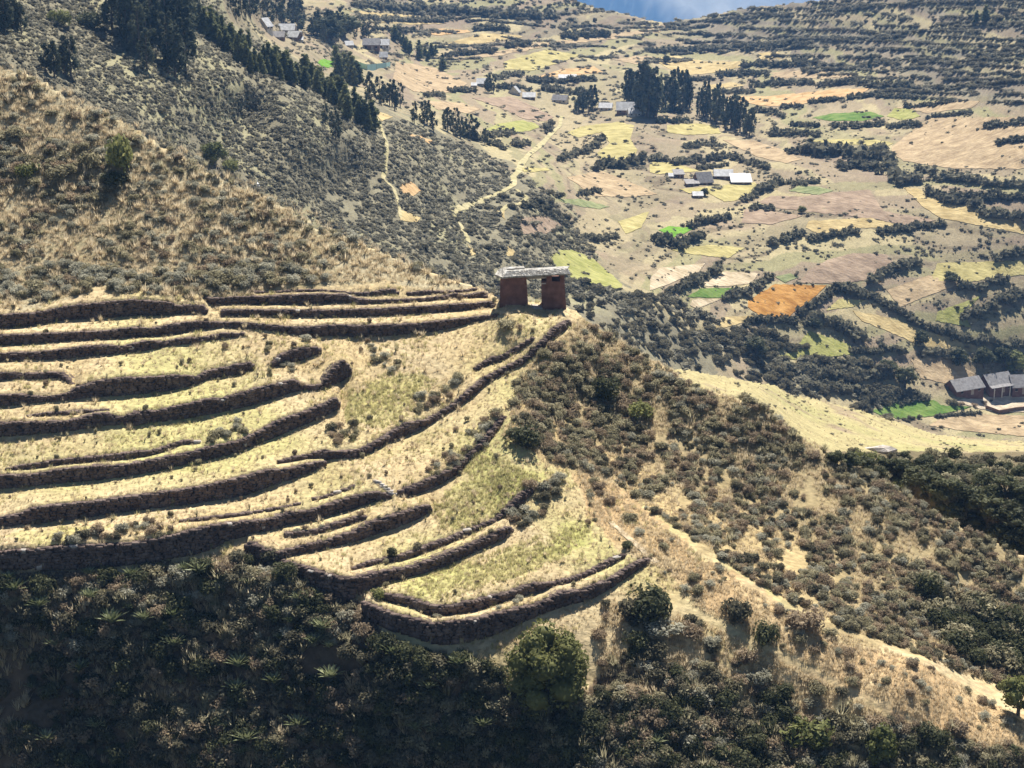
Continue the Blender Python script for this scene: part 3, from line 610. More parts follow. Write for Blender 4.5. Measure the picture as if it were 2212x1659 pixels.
# ------------------------------------------------------------------ far mountains and the air
mx_ = np.linspace(-5200, 5200, 220); my_ = np.linspace(4600, 7800, 90)
MX, MY = np.meshgrid(mx_, my_, indexing='ij')
rid = 1-np.abs(2*fbm(MX/1500+.3*MY/1500, MY/2600, 5, 5)-1)
MZ = -900+(MY-4600)*.30+(rid-.5)*320+(fbm(MX/260+MY/420, MY/1700, 8, 3)-.5)*640
MZ = np.minimum(MZ, -30+(rid-.7)*60)
ii = np.arange(MX.size).reshape(MX.shape); Fq = np.stack([ii[:-1, :-1], ii[1:, :-1], ii[1:, 1:], ii[:-1, 1:]], -1).reshape(-1, 4)
M['mountain'] = noise_mat('mountain', (.05, .06, .045), (.46, .42, .34), .0016, .3)
mo = link(bpy.data.objects.new('mountains', np_mesh('mountains', np.stack([MX, MY, MZ], -1).reshape(-1, 3), Fq, M['mountain'], True))); mo['kind'] = 'structure'
hz = bpy.data.materials.new('air'); hz.use_nodes = True; hn = hz.node_tree; hn.nodes.clear()
ho = hn.nodes.new('ShaderNodeOutputMaterial'); hv = hn.nodes.new('ShaderNodeVolumePrincipled')
hv.inputs['Color'].default_value = (.24, .52, 1.0, 1); hv.inputs['Density'].default_value = 1.2e-4; hv.inputs['Anisotropy'].default_value = .2
hn.links.new(hv.outputs[0], ho.inputs['Volume'])
bx = [(x, y, z) for z in (-1600, 60) for y in (-60, 8200) for x in (-5600, 5600)]
haze = mesh_obj('haze', bx, [(0, 2, 3, 1), (4, 5, 7, 6), (0, 1, 5, 4), (2, 6, 7, 3), (0, 4, 6, 2), (1, 3, 7, 5)], hz); haze['kind'] = 'stuff'

# ------------------------------------------------------------------ terrace walls of stone
def box_arr(c, sx, sy, sz, rz, jit):
    """eight jittered corners of a block, centre c"""
    co = np.array([(-1, -1, -1), (1, -1, -1), (1, 1, -1), (-1, 1, -1), (-1, -1, 1), (1, -1, 1), (1, 1, 1), (-1, 1, 1)], float)*.5
    co = co*(sx, sy, sz)+(rng.random((8, 3))-.5)*jit
    cs, sn = math.cos(rz), math.sin(rz)
    return np.c_[co[:, 0]*cs-co[:, 1]*sn, co[:, 0]*sn+co[:, 1]*cs, co[:, 2]]+c
BF = np.array([(0, 3, 2, 1), (4, 5, 6, 7), (0, 1, 5, 4), (1, 2, 6, 5), (2, 3, 7, 6), (3, 0, 4, 7)])
rim_pts = []
stone_meshes = []
for s in range(6):
    v = box_arr(np.zeros(3), 1, 1, 1, 0, .28)
    me = np_mesh('stone', v, BF, M['stone']); stone_meshes.append(me)
pale_stone_mesh = np_mesh('stone', box_arr(np.zeros(3), 1, 1, 1, 0, .3), BF, M['pale_stone'])
for wi, (lab, pts) in enumerate(WALLS):
    k_, yw, zt, zb = wall_tab[wi]
    P = np.c_[k_*yw, yw]
    d = np.r_[0, np.cumsum(np.linalg.norm(np.diff(P, axis=0), axis=1))]
    s = np.arange(0, d[-1], .25)
    px = np.interp(s, d, P[:, 0]); py = np.interp(s, d, P[:, 1]); t = np.interp(s, d, zt); bt = np.interp(s, d, zb)
    keep = np.abs(px/py) < .335
    if keep.sum() < 4: continue
    s, px, py, t, bt = s[keep], px[keep], py[keep], t[keep], bt[keep]
    sm = np.ones(5)/5
    qx = np.convolve(np.pad(px, 2, 'edge'), sm, 'valid'); qy = np.convolve(np.pad(py, 2, 'edge'), sm, 'valid')
    T = np.gradient(np.c_[qx, qy], axis=0); T /= np.maximum(np.linalg.norm(T, axis=1), 1e-6)[:, None]
    No = np.c_[T[:, 1], -T[:, 0]]; ang = np.arctan2(T[:, 1], T[:, 0])
    base = Vector((float(np.mean(qx)), float(np.mean(qy)), float(np.mean(bt))))
    root = empty('stone_terrace', base); tag(root, lab, 'stone wall', 'stone terrace walls on the spur')
    # packed core behind the facing
    fr = np.c_[qx, qy]+No*.22; bk = np.c_[qx, qy]-No*.42
    hh = np.maximum(t-bt, .12); tp = bt+hh-.05
    V = np.stack([np.c_[fr, bt-.5], np.c_[fr, tp], np.c_[bk, tp], np.c_[bk, bt-.5]], 1)-np.array(base)
    n = len(s); ii = np.arange(n*4).reshape(n, 4)
    Fq = np.concatenate([np.stack([ii[:-1, j], ii[1:, j], ii[1:, j+1], ii[:-1, j+1]], -1) for j in range(3)])
    caps = np.array([ii[0], ii[-1][::-1]])
    link(bpy.data.objects.new('core', np_mesh('core', V.reshape(-1, 3), np.concatenate([Fq, caps]), M['stone'])), root)
    BV, k = [], 0
    singles = []
    maxh = float(hh.max()); nc = max(1, int(round(maxh/.21)))
    for c in range(nc):
        a = s[0]-rng.random()*.3
        while a < s[-1]:
            ln = .16+.42*rng.random()**1.4
            m = a+ln/2; i = int(np.clip(np.searchsorted(s, m), 0, n-1)); a += ln
            h = hh[i]; ch = max(.14, h/max(1, round(h/.21))); nloc = max(1, int(round(h/.21)))
            if c >= nloc: continue
            top = c == nloc-1
            zc = bt[i]+ch*(c+.5)+(rng.random()-.5)*.07-(0 if c else .06)-(rng.random()**2*.10 if top and nloc > 1 else 0)
            out = .24+rng.random()*.05
            cc = np.array((qx[i]+No[i, 0]*out, qy[i]+No[i, 1]*out, zc))-np.array(base)
            sz = ch*(1.04-.10*rng.random()*top)+(0 if c else .15)
            if rng.random() < (.10 if top else .02) and len(singles) < 46: singles.append((cc, ln, .33, sz, ang[i]))
            else:
                BV.append(box_arr(cc, ln*.96, .34, sz*.95, ang[i]+(rng.random()-.5)*.12, .05))
    if BV:
        nb = len(BV); Fq = (BF[None]+np.arange(nb)[:, None, None]*8).reshape(-1, 4)
        sw = link(bpy.data.objects.new('stonework', np_mesh('stonework', np.concatenate(BV), Fq, M['stone'])), root); sw['kind'] = 'stuff'
    for (cc, a_, b_, c_, r_) in singles:
        o = bpy.data.objects.new('stone', pale_stone_mesh if rng.random() < .07 else random.choice(stone_meshes)); link(o, root)
        o.location = cc; o.scale = (a_, b_, c_); o.rotation_euler = (0, 0, r_)
    for q_ in range(1):
        sel = (rng.random(n) < .6) & (vnoise(s/1.7+wi*9, s*0+q_, 31) > .3); off = .45*rng.random(n)-.05
        rim_pts.append(np.c_[qx-No[:, 0]*off, qy-No[:, 1]*off, t-.06+.06*rng.random(n)][sel])
rim_pts = np.concatenate(rim_pts)
# white stone stair between the two long lower walls
def at_y(u, v, y):
    k, t = kt(u, v); return np.array((float(k)*y, y, float(t)*y))
sx0, sy0, sz0 = hit1(*cv('D1', [(1500, 110)])[0]); sx1, sy1, sz1 = hit1(*cv('D1', [(1650, 240)])[0])
root = empty('stone_stair', (sx1, sy1, sz1)); tag(root, 'small pale stone stair slanting down through the lower terraces', 'stair')
for i in range(6):
    f = i/5
    p = np.array((sx0+(sx1-sx0)*f, sy0+(sy1-sy0)*f-.15, 0)); z = max(zat(p[0], p[1]), sz1+(sz0-sz1)*(1-f))
    v = box_arr(np.array((p[0]-sx1, p[1]-sy1, float(z)-sz1-.06)), .60, .24, .30, -.35+rng.normal()*.18, .10)
    link(bpy.data.objects.new('step', np_mesh('step', v, BF, M['pale_stone'])), root)

# ------------------------------------------------------------------ the thatched hut on the spur
HY = 159.2
def q(x, y, yy=HY):
    u, v = cv('E2', [(x, y)])[0]; return at_y(u, v, yy)
hut_o = q(1030, 1050)
hut = empty('stone_hut', hut_o); tag(hut, 'thatched red-brown hut with an open middle on the spur above the terraces', 'hut')
def loc(p): return np.array(p)-hut_o
def prism(name, quad_front, depth, mat, parent, back_shift=0):
    """quad (4 points, front) pushed back along +y"""
    f = [loc(p) for p in quad_front]; bq = [p+np.array((back_shift, depth, 0)) for p in f]
    return mesh_obj(name, f+bq, [(0, 1, 2, 3), (7, 6, 5, 4), (0, 4, 5, 1), (1, 5, 6, 2), (2, 6, 7, 3), (3, 7, 4, 0)], mat, parent)
D_ = 2.4
lw = prism('wall', [q(430, 1075), q(945, 1080), q(905, 470), q(450, 470)], D_, M['mud_wall'], hut)
rw_l = prism('wall', [q(1185, 1085), q(1355, 1095), q(1355, 560), q(1180, 560)], D_, M['mud_wall'], hut)
rw_r = prism('wall', [q(1500, 1100), q(1620, 1120), q(1585, 560), q(1500, 560)], D_, M['mud_wall'], hut)
rw_m = prism('wall', [q(1355.5, 1098), q(1499.5, 1105), q(1499.5, 556), q(1355.5, 556)], D_-.01, M['mud_wall'], hut)
for (a, b_) in ((1265, 1360), (1500, 1588)):
    prism('pier', [q(a, 559), q(b_, 559), q(b_-2, 440), q(a, 440)], D_-.02, M['mud_wall'], hut)
prism('ledge', [q(1172, 605, HY-.1), q(1255, 603, HY-.1), q(1255, 585, HY-.1), q(1172, 587, HY-.1)], .5, M['pale_stone'], hut)
prism('lintel', [q(880, 520, HY+.1), q(1300, 500, HY+.1), q(1300, 470, HY+.1), q(880, 490, HY+.1)], .3, M['timber'], hut)
prism('sunlit_gap_slab', [q(930, 1062, HY-.25), q(1195, 1075, HY-.25), q(1195, 1030, HY-.25), q(930, 1010, HY-.25)], 1.2, M['pale_stone'], hut)  # pale slab added to stand in for sunlit ground in the gap
for zz in (640, 830):
    prism('peg_stone', [q(385, zz+28), q(450, zz+32), q(450, zz-10), q(385, zz-8)], .4, M['pale_stone'], hut)
# thatch: front slope of ragged bundles, rear slope, hipped end, ridge roll
roof = empty('roof', (0, 0, 0)); roof.parent = hut
eL, eR = loc(q(505, 488, HY-.45)), loc(q(1690, 420, HY-.45))
rL, rR = loc(q(590, 362, HY+1.0)), loc(q(1640, 325, HY+1.0))
bL, bR = eL+np.array((0, 2.9, .05)), eR+np.array((0, 2.9, .05))
th = np.array((0, .02, -.09))
V = [eL, eR, rR, rL, bL, bR]; V = V+[p+th for p in V]
thatch = mesh_obj('thatch', V, [(0, 1, 2, 3), (3, 2, 5, 4), (6, 9, 8, 7), (9, 10, 11, 8), (0, 6, 7, 1), (1, 7, 8, 2), (2, 8, 11, 5), (5, 11, 10, 4), (4, 10, 9, 3), (3, 9, 6, 0)], M['thatch'], hut)
BV = []
nb = 54
for r in range(5):
    for i in range(nb):
        f = (i+rng.random()*.6)/nb; g0 = r/5-.04; g1 = (r+1)/5+.05
        a = eL+(eR-eL)*f; c = rL+(rR-rL)*f
        p0 = a+(c-a)*g0; p1 = a+(c-a)*min(g1, 1.02)
        w = .075+rng.random()*.03; lift = np.array((0, -.02, .025+rng.random()*.035))
        x_ = np.array((w, 0, w*-.02))
        BV.append(np.array([p0-x_, p0+x_, p1+x_*.8, p1-x_*.8, p0-x_+lift, p0+x_+lift, p1+x_*.8+lift*.6, p1-x_*.8+lift*.6]))
Fq = (BF[None]+np.arange(len(BV))[:, None, None]*8).reshape(-1, 4)
sb = link(bpy.data.objects.new('thatch_bundles', np_mesh('thatch_bundles', np.concatenate(BV), Fq, M['thatch'])), hut); sb['kind'] = 'stuff'
bpy.data.objects.remove(roof)
# hipped left end and the second, higher ridge piece behind it
hl = [loc(q(350, 432, HY+.6)), eL+np.array((-.02, 0, .0)), rL+np.array((0, 0, .01)), loc(q(490, 305, HY+1.7)), loc(q(400, 360, HY+2.6))]
V = hl+[p+np.array((.03, .02, -.16)) for p in hl]; n = 5
mesh_obj('hip', V, [(0, 1, 2, 3, 4), (9, 8, 7, 6, 5)]+[(i, i+5, (i+1) % 5+5, (i+1) % 5) for i in range(5)], M['thatch'], hut)
rr = [loc(q(480, 335, HY+1.6)), loc(q(880, 318, HY+1.6)), loc(q(866, 283, HY+2.3)), loc(q(500, 302, HY+2.3))]
V = rr+[p+np.array((0, .05, -.12)) for p in rr]
mesh_obj('rear_roof', V, [(0, 1, 2, 3), (7, 6, 5, 4), (0, 4, 5, 1), (1, 5, 6, 2), (2, 6, 7, 3), (3, 7, 4, 0)], M['thatch'], hut)
for xx in (560, 760):
    prism('rafter', [q(xx, 400, HY+1.7), q(xx+22, 400, HY+1.7), q(xx+22, 335, HY+1.7), q(xx, 335, HY+1.7)], .08, M['timber'], hut)

# ------------------------------------------------------------------ far houses
def house(u, v, wpx, hpx, label, wallm='adobe', roofm='tin', yaw=0.0, depth=.62, rise=.32, group=None, posts=0, shed=False, name='farmhouse', windows=2):
    x, y, z = hit1(u, v)
    s = y/FPX/math.cos(math.radians(14))
    L_ = wpx*s; D = max(2.2, L_*depth) if depth < 1.5 else depth; H = hpx*s
    x, y = x-math.sin(yaw)*D/2, y+math.cos(yaw)*D/2; z = max(z, float(zat(x, y))-.3)
    r = empty(name, (x, y, z), yaw); tag(r, label, 'house', group)
    a, d = L_/2, D/2
    hr = rise*D
    def B(nm, x0, x1, y0, y1, z0, z1, m, par=r):
        return mesh_obj(nm, [(x0, y0, z0), (x1, y0, z0), (x1, y1, z0), (x0, y1, z0), (x0, y0, z1), (x1, y0, z1), (x1, y1, z1), (x0, y1, z1)],
                        [(3, 2, 1, 0), (4, 5, 6, 7), (0, 1, 5, 4), (1, 2, 6, 5), (2, 3, 7, 6), (3, 0, 4, 7)], M[m], par)
    if not shed:
        V = [(-a, -d, -2), (a, -d, -2), (a, d, -2), (-a, d, -2), (-a, -d, H), (a, -d, H), (a, d, H), (-a, d, H), (-a, 0, H+hr), (a, 0, H+hr)]
        w = mesh_obj('wall', V, [(0, 1, 5, 4), (2, 3, 7, 6), (1, 2, 6, 9, 5), (3, 0, 4, 8, 7), (4, 5, 9, 8), (6, 7, 8, 9)], M[wallm], r)
        o_ = .28; k = hr/d; e = H-k*o_*1.3
        up = .06
        for sg in (-1, 1):
            V = [(-a-o_, sg*(d+o_*1.3), e+up), (a+o_, sg*(d+o_*1.3), e+up), (a+o_, 0, H+hr+up), (-a-o_, 0, H+hr+up)]
            V = V+[(p[0], p[1], p[2]+.13) for p in V]
            mesh_obj('roof', V, [(0, 3, 2, 1), (4, 5, 6, 7), (0, 1, 5, 4), (1, 2, 6, 5), (2, 3, 7, 6), (3, 0, 4, 7)], M[roofm], r)
    else:
        V = [(-a, -d, -2), (a, -d, -2), (a, d, -2), (-a, d, -2), (-a, -d, H), (a, -d, H), (a, d, H+hr), (-a, d, H+hr)]
        mesh_obj('wall', V, [(0, 1, 5, 4), (2, 3, 7, 6), (1, 2, 6, 5), (3, 0, 4, 7), (4, 5, 6, 7)], M[wallm], r)
        V = [(-a-.3, -d-.35, H-.05), (a+.3, -d-.35, H-.05), (a+.3, d+.3, H+hr+.1), (-a-.3, d+.3, H+hr+.1)]; V = V+[(p[0], p[1], p[2]+.12) for p in V]
        mesh_obj('roof', V, [(0, 3, 2, 1), (4, 5, 6, 7), (0, 1, 5, 4), (1, 2, 6, 5), (2, 3, 7, 6), (3, 0, 4, 7)], M[roofm], r)
    dw = min(.9, L_*.15)
    dr = B('door', -dw/2+L_*.08, dw/2+L_*.08, -d-.05, -d+.08, -.1, min(1.9, H*.82), 'timber'); B('handle', L_*.08+dw*.3, L_*.08+dw*.38, -d-.09, -d-.05, .9, 1.0, 'dark', dr)
    for i in range(windows):
        cx = (-.3, .33)[i % 2]*L_
        wd = B('window', cx-.32, cx+.32, -d-.04, -d+.06, H*.42, H*.74, 'dark'); B('sill', cx-.4, cx+.4, -d-.12, -d-.02, H*.42-.1, H*.42-.005, 'timber', wd)
    for i in range(posts):
        px_ = -a+2*a*(i+.3)/posts
        B('post', px_-.09, px_+.09, -d-.95, -d-.77, -1.2, H-.25, 'plaster')
    if posts:
        V = [(-a-.25, -d-1.1, H-.30), (a+.25, -d-1.1, H-.30), (a+.25, -d+.1, H+.12), (-a-.25, -d+.1, H+.12)]; V = V+[(p[0], p[1], p[2]+.1) for p in V]
        mesh_obj('porch_roof', V, [(0, 3, 2, 1), (4, 5, 6, 7), (0, 1, 5, 4), (1, 2, 6, 5), (2, 3, 7, 6), (3, 0, 4, 7)], M[roofm], r)
    return r
def E3(x, y): return cv('E3', [(x, y)])[0]
house(*E3(990, 800), 36, 6.2, 'long low grey roofed adobe house beside the sandy yard', 'adobe_red', 'grey_roof', .50, 5.0, .42, windows=3)
house(*E3(1680, 780), 30, 7.8, 'taller grey roofed house with white porch posts by the sandy yard', 'adobe_red', 'grey_roof', .46, 5.2, .45, posts=3)
house(*E3(2140, 770), 20, 7.6, 'grey roofed house at the frame edge beside the sandy yard', 'adobe_red', 'grey_roof', .1, 5.2, .45)
G = 'tin and thatch roofed houses in the far valley'
def E4(x, y): return cv('E4', [(x, y)])[0]
house(*E4(985, 400), 15, 3.2, 'weathered thatch roofed house at the end of the old stone byre', 'adobe', 'grey_roof', .3, 4.5, .55, G)
house(*E4(760, 420), 12, 2.6, 'roofless dark adobe byre beside the weathered thatch house', 'adobe', 'grey_roof', .12, 3.5, .15, G, shed=True)
house(*E4(1300, 300), 17.5, 3.6, 'long white roofed house in the middle of the valley', 'adobe', 'tin', -.05, 4.2, .35, G)
house(*E4(1620, 395), 19, 2.6, 'dark walled house with a broad white tin roof', 'adobe', 'tin', .02, 4.2, .4, G, shed=True)
house(*E4(1640, 290), 6, 2.2, 'small white roofed outhouse behind the dark walled house', 'adobe', 'tin', .2, 2.6, .3, G, windows=0)
house(*E4(520, 275), 9, 3.6, 'dark open shed with a white bundle beside it', 'adobe', 'grey_roof', .1, 3.2, .25, G, shed=True, windows=1)
house(*E4(380, 275), 4.5, 2, 'tiny white tin shed beside the dark open shed', 'plaster', 'tin', 0, 2.0, .3, G, windows=0)
house(*E4(850, 625), 9, 2.4, 'small shed with a pinkish roof beside a lone tree', 'adobe', 'tin', .05, 2.6, .3, G, windows=1)
def E6(x, y): return cv('E6', [(x, y)])[0]
house(*E6(1690, 540), 17, 4.5, 'pale tin roofed house under the tall eucalyptus trees', 'adobe', 'tin', -.05, 5.2, .45, G)
house(*E6(1480, 500), 12, 3, 'low white walled house beside the tin roofed house under the trees', 'plaster', 'tin', -.15, 4, .35, G)
house(*E6(1790, 560), 12, 3.2, 'white walled outbuilding in the shade of the eucalyptus trees', 'plaster', 'tin', .1, 3.8, .4, G)
house(*E6(1090, 185), 16.5, 2.4, 'long thin white roof below the orange stubble strip', 'adobe', 'tin', 0, 3.5, .3, G)
house(*E6(690, 385), 11.5, 2.6, 'white roofed house above the brown ploughed slope', 'adobe', 'tin', 0, 3.8, .35, G)
house(*E6(590, 340), 5, 3.2, 'narrow white gable house above the brown ploughed slope', 'plaster', 'tin', 1.2, 3.8, .5, G, windows=1)
house(*E6(1000, 420), 14, 3, 'white walled house at the head of the footpath', 'plaster', 'grey_roof', -.3, 3.8, .4, G)
house(*E6(205, 250), 10, 3, 'small white roofed house beside a dark pointed tree', 'adobe', 'tin', 0, 4, .4, G)
house(*E6(120, 255), 4.5, 1.8, 'tiny white shed next to the house by the pointed tree', 'plaster', 'tin', 0, 2.4, .3, G, windows=0)
def E5(x, y): return cv('E5', [(x, y)])[0]
house(*E5(460, 165), 15, 2.8, 'long bright white roof, highest in the hillside hamlet', 'adobe', 'tin', -.03, 4.5, .4, G)
house(*E5(255, 190), 7.5, 4, 'white walled gable house at the end of the hillside hamlet', 'plaster', 'tin', .9, 4.5, .5, G)
house(*E5(360, 240), 10, 2.4, 'low grey roofed house below the long white roof', 'adobe', 'grey_roof', 0, 4, .35, G)
house(*E5(530, 245), 11, 2.6, 'slanting white roofed house in the hillside hamlet', 'adobe', 'tin', -.35, 4, .4, G)
house(*E5(585, 205), 7.5, 1.8, 'thin white roof just below the highest hamlet roof', 'adobe', 'tin', -.15, 3, .3, G, windows=1)
house(*E5(640, 280), 4, 2.2, 'small white cube hut at the edge of the hamlet', 'plaster', 'tin', 0, 2.6, .3, G, windows=1)
house(*E5(1530, 390), 15.5, 6, 'large dark walled house with a grey tin roof on the hillside', 'adobe', 'grey_roof', -.02, 5, .4, G)
house(*E5(1695, 375), 9, 4.6, 'white walled house beside the large dark house', 'plaster', 'tin', 0, 4.5, .4, G)
house(*E5(1260, 345), 7, 2.4, 'small whitish hut between shrubs in the hamlet', 'plaster', 'tin', .3, 3, .4, G)
house(*E5(1690, 500), 7, 2.4, 'white roofed hut at the top of the green bank', 'adobe', 'tin', .1, 3, .5, G, windows=1)
# turquoise sheet fence on the hillside
fp = np.array(cv('E5', [(1310, 575), (1400, 610), (1480, 635), (1600, 628), (1720, 612), (1775, 600)]))
fr = None
fx, fy, fz = hit(fp[:, 0], fp[:, 1]); base = (fx[0], fy[0], fz[0])
fr = empty('plastic_fence', base); tag(fr, 'curving fence of pale turquoise sheeting on the far hillside', 'fence')
for i in range(len(fx)-1):
    a = np.array((fx[i], fy[i], fz[i]))-base; c = np.array((fx[i+1], fy[i+1], fz[i+1]))-base; h = np.array((0, 0, 2.0)); t_ = np.array((0, .06, 0)); dn = np.array((0, 0, -.4))
    V = [a+dn, c+dn, c+h, a+h]; V = V+[p+t_ for p in V]
    mesh_obj('panel', V, [(0, 1, 2, 3), (7, 6, 5, 4), (0, 4, 5, 1), (1, 5, 6, 2), (2, 6, 7, 3), (3, 7, 4, 0)], M['plastic'], fr)
    V = [a+(-.07, -.08, -.5), a+(.07, -.08, -.5), a+(.07, -.08, 2.2), a+(-.07, -.08, 2.2)]; V = V+[p+(0, .07, 0) for p in V]
    mesh_obj('post', V, [(0, 1, 2, 3), (7, 6, 5, 4), (0, 4, 5, 1), (1, 5, 6, 2), (2, 6, 7, 3), (3, 7, 4, 0)], M['timber'], fr)
# low brown wall in front of the sandy yard
fp = np.array(cv('E3', [(1340, 1030), (1480, 1075), (1640, 1135), (1800, 1110), (2000, 1075), (2400, 1035)])); fx, fy, fz = hit(fp[:, 0], fp[:, 1])
V = []
for x_, y_, z_ in zip(fx, fy, fz): V += [(x_-fx[0], y_-fy[0], z_-fz[0]-.6), (x_-fx[0], y_-fy[0], z_-fz[0]+.95), (x_-fx[0], y_-fy[0]+.35, z_-fz[0]+.95), (x_-fx[0], y_-fy[0]+.35, z_-fz[0]-.6)]
n = len(fx); Fc = [(0, 1, 2, 3), tuple(reversed(range(4*n-4, 4*n)))]
for i in range(n-1):
    for j in range(4): Fc.append((4*i+j, 4*i+4+j, 4*i+4+(j+1) % 4, 4*i+(j+1) % 4))
o = mesh_obj('yard_wall', V, Fc, M['adobe']); o.location = (fx[0], fy[0], fz[0]); tag(o, 'low brown adobe wall along the front of the sandy yard', 'wall')

# ------------------------------------------------------------------ plant meshes
def ico(sub=1):
    bm = bmesh.new(); bmesh.ops.create_icosphere(bm, subdivisions=sub, radius=1.0)
    V = np.array([v.co[:] for v in bm.verts]); Fc = np.array([[v.index for v in f.verts] for f in bm.faces]); bm.free()
    return V, Fc
ICO1, ICO2 = ico(1), ico(2)
def lump(r, seed, sub=1, rough=.35):
    V, Fc = (ICO1, ICO2)[sub-1]
    n = vnoise(V[:, 0]*1.7+seed*3.1+9, V[:, 1]*1.7+V[:, 2]*1.3+seed+9, seed)
    return V*(r*(1-rough/2+rough*n))[:, None], Fc
def quads(P, Nn, size, asp=1.6, rg=rng):
    """leaf quads at P facing roughly Nn"""
    n = len(P)
    a = np.cross(Nn, rg.normal(size=(n, 3))); a /= np.maximum(np.linalg.norm(a, axis=1), 1e-6)[:, None]
    c = np.cross(Nn, a)
    s = (size*(.6+.8*rg.random(n)))[:, None] if np.ndim(size) == 0 else size[:, None]
    A = a*s*.5*asp; B = c*s*.5
    V = np.stack([P-A, P-B*.9, P+A, P+B*.9], 1).reshape(-1, 3)
    Fq = np.arange(4*n).reshape(n, 4)
    return V, np.concatenate([Fq[:, [0, 1, 2]], Fq[:, [0, 2, 3]]])
class Acc:
    def __init__(s): s.V = []; s.F = []; s.n = 0
    def add(s, V, Fc): s.V.append(V); s.F.append(np.asarray(Fc)+s.n); s.n += len(V); return s
    def arr(s): return np.concatenate(s.V), np.concatenate(s.F)
def leafy(A, c, rad, n, size, seed, core=.72, up=.25, sub=1):
    """one clump of leaves on a dark inner mass"""
    rg = np.random.default_rng(seed)
    if core:
        V, Fc = lump(1, seed, sub); A.add(V*np.array(rad)*core+c, Fc)
    d = rg.normal(size=(n, 3)); d[:, 2] += up; d /= np.linalg.norm(d, axis=1)[:, None]
    if not core: d = d*(.35+.65*rg.random((n, 1))**.5)
    bulge = .72+.4*vnoise(d[:, 0]*2.2+seed+5, d[:, 1]*2.2+d[:, 2]*2+5, seed+1)
    P = d*bulge[:, None]*(.82+.25*rg.random((n, 1)))*np.array(rad)+c
    Nn = d+rg.normal(size=(n, 3))*.55; Nn /= np.linalg.norm(Nn, axis=1)[:, None]
    A.add(*quads(P, Nn, size, rg=rg))
def shrub_arr(seed, n=110, size=.2, lobes=4, flat=.8, core=.6):
    rg = np.random.default_rng(seed); A = Acc()
    for l in range(lobes):
        a = rg.random()*6.28; r = .42*rg.random()+.06
        rd = .24+.30*rg.random()
        leafy(A, np.array((math.cos(a)*r, math.sin(a)*r, flat*(.36+.18*rg.random()))), (rd, rd, rd*flat*(.9+.4*rg.random())), n//lobes, size, seed*7+l, core)
    return A.arr()
def sprig_arr(seed, n=46):
    """loose upright twiggy plant: narrow blades fanning out of one root"""
    rg = np.random.default_rng(seed); A = Acc(); V = []
    for i in range(n):
        a = rg.random()*6.28; t = rg.random()**.6*.75; ln = .6+.5*rg.random()
        d = np.array((math.cos(a)*math.sin(t), math.sin(a)*math.sin(t), math.cos(t))); s = np.array((-math.sin(a), math.cos(a), 0))*.045
        b0 = np.array((math.cos(a), math.sin(a), 0))*.12*rg.random()
        V += [b0-s*.6, b0+s*.6, b0+d*ln*.6+s, b0+d*ln]
    V = np.array(V); q4 = np.arange(len(V)).reshape(-1, 4)
    return V, np.concatenate([q4[:, [0, 1, 2]], q4[:, [0, 2, 3]]])
def tuft_arr(seed, n=16, w=.055, spread=.75):
    rg = np.random.default_rng(seed); V = []
    for i in range(n):
        a = rg.random()*6.28; t = rg.random()*spread; ln = .55+.5*rg.random()
        b0 = np.array((rg.normal()*.22, rg.normal()*.22, -.05)); s = np.array((-math.sin(a), math.cos(a), 0))*w
        d = np.array((math.cos(a)*math.sin(t), math.sin(a)*math.sin(t), math.cos(t)))
        V += [b0-s, b0+s, b0+d*ln]
    return np.array(V), np.arange(len(V)).reshape(-1, 3)
def agave_arr(seed, n=30):
    rg = np.random.default_rng(seed); A = Acc()
    for i in range(n):
        a = i*2.39996+rg.normal()*.12; t = .15+1.15*(i/n)**.8+rg.normal()*.05; ln = .55+.45*(i/n)**.4+rg.normal()*.06
        h = np.array((math.cos(a), math.sin(a), 0)); s = np.array((-math.sin(a), math.cos(a), 0)); up = np.array((0, 0, 1.0))
        pts = []; p = h*.05+up*.08; tt = t*.8
        for j in range(5):
            w = (.075, .10, .085, .05, .004)[j]
            nrm = -h*math.cos(tt)+up*math.sin(tt)
            pts += [p-s*w-nrm*-.02, p+nrm*-.02, p+s*w-nrm*-.02]
            p = p+(h*math.sin(tt)+up*math.cos(tt))*ln/4; tt += .10
        V = np.array(pts); Fc = []
        for j in range(4):
            b = j*3
            for k in (0, 1): Fc += [(b+k, b+k+1, b+k+4), (b+k, b+k+4, b+k+3)]
        A.add(V, Fc)
    return A.arr()
def tube(A, p0, p1, r0, r1, m=6):
    p0 = np.array(p0, float); p1 = np.array(p1, float); d = p1-p0; d = d/np.linalg.norm(d)
    a = np.cross(d, (.3, .9, .1)); a /= np.linalg.norm(a); c = np.cross(d, a)
    th = np.arange(m)*2*math.pi/m; ring = np.cos(th)[:, None]*a+np.sin(th)[:, None]*c
    V = np.concatenate([p0+ring*r0, p1+ring*r1]); Fc = []
    for i in range(m): j = (i+1) % m; Fc += [(i, j, m+j), (i, m+j, m+i)]
    A.add(V, Fc)
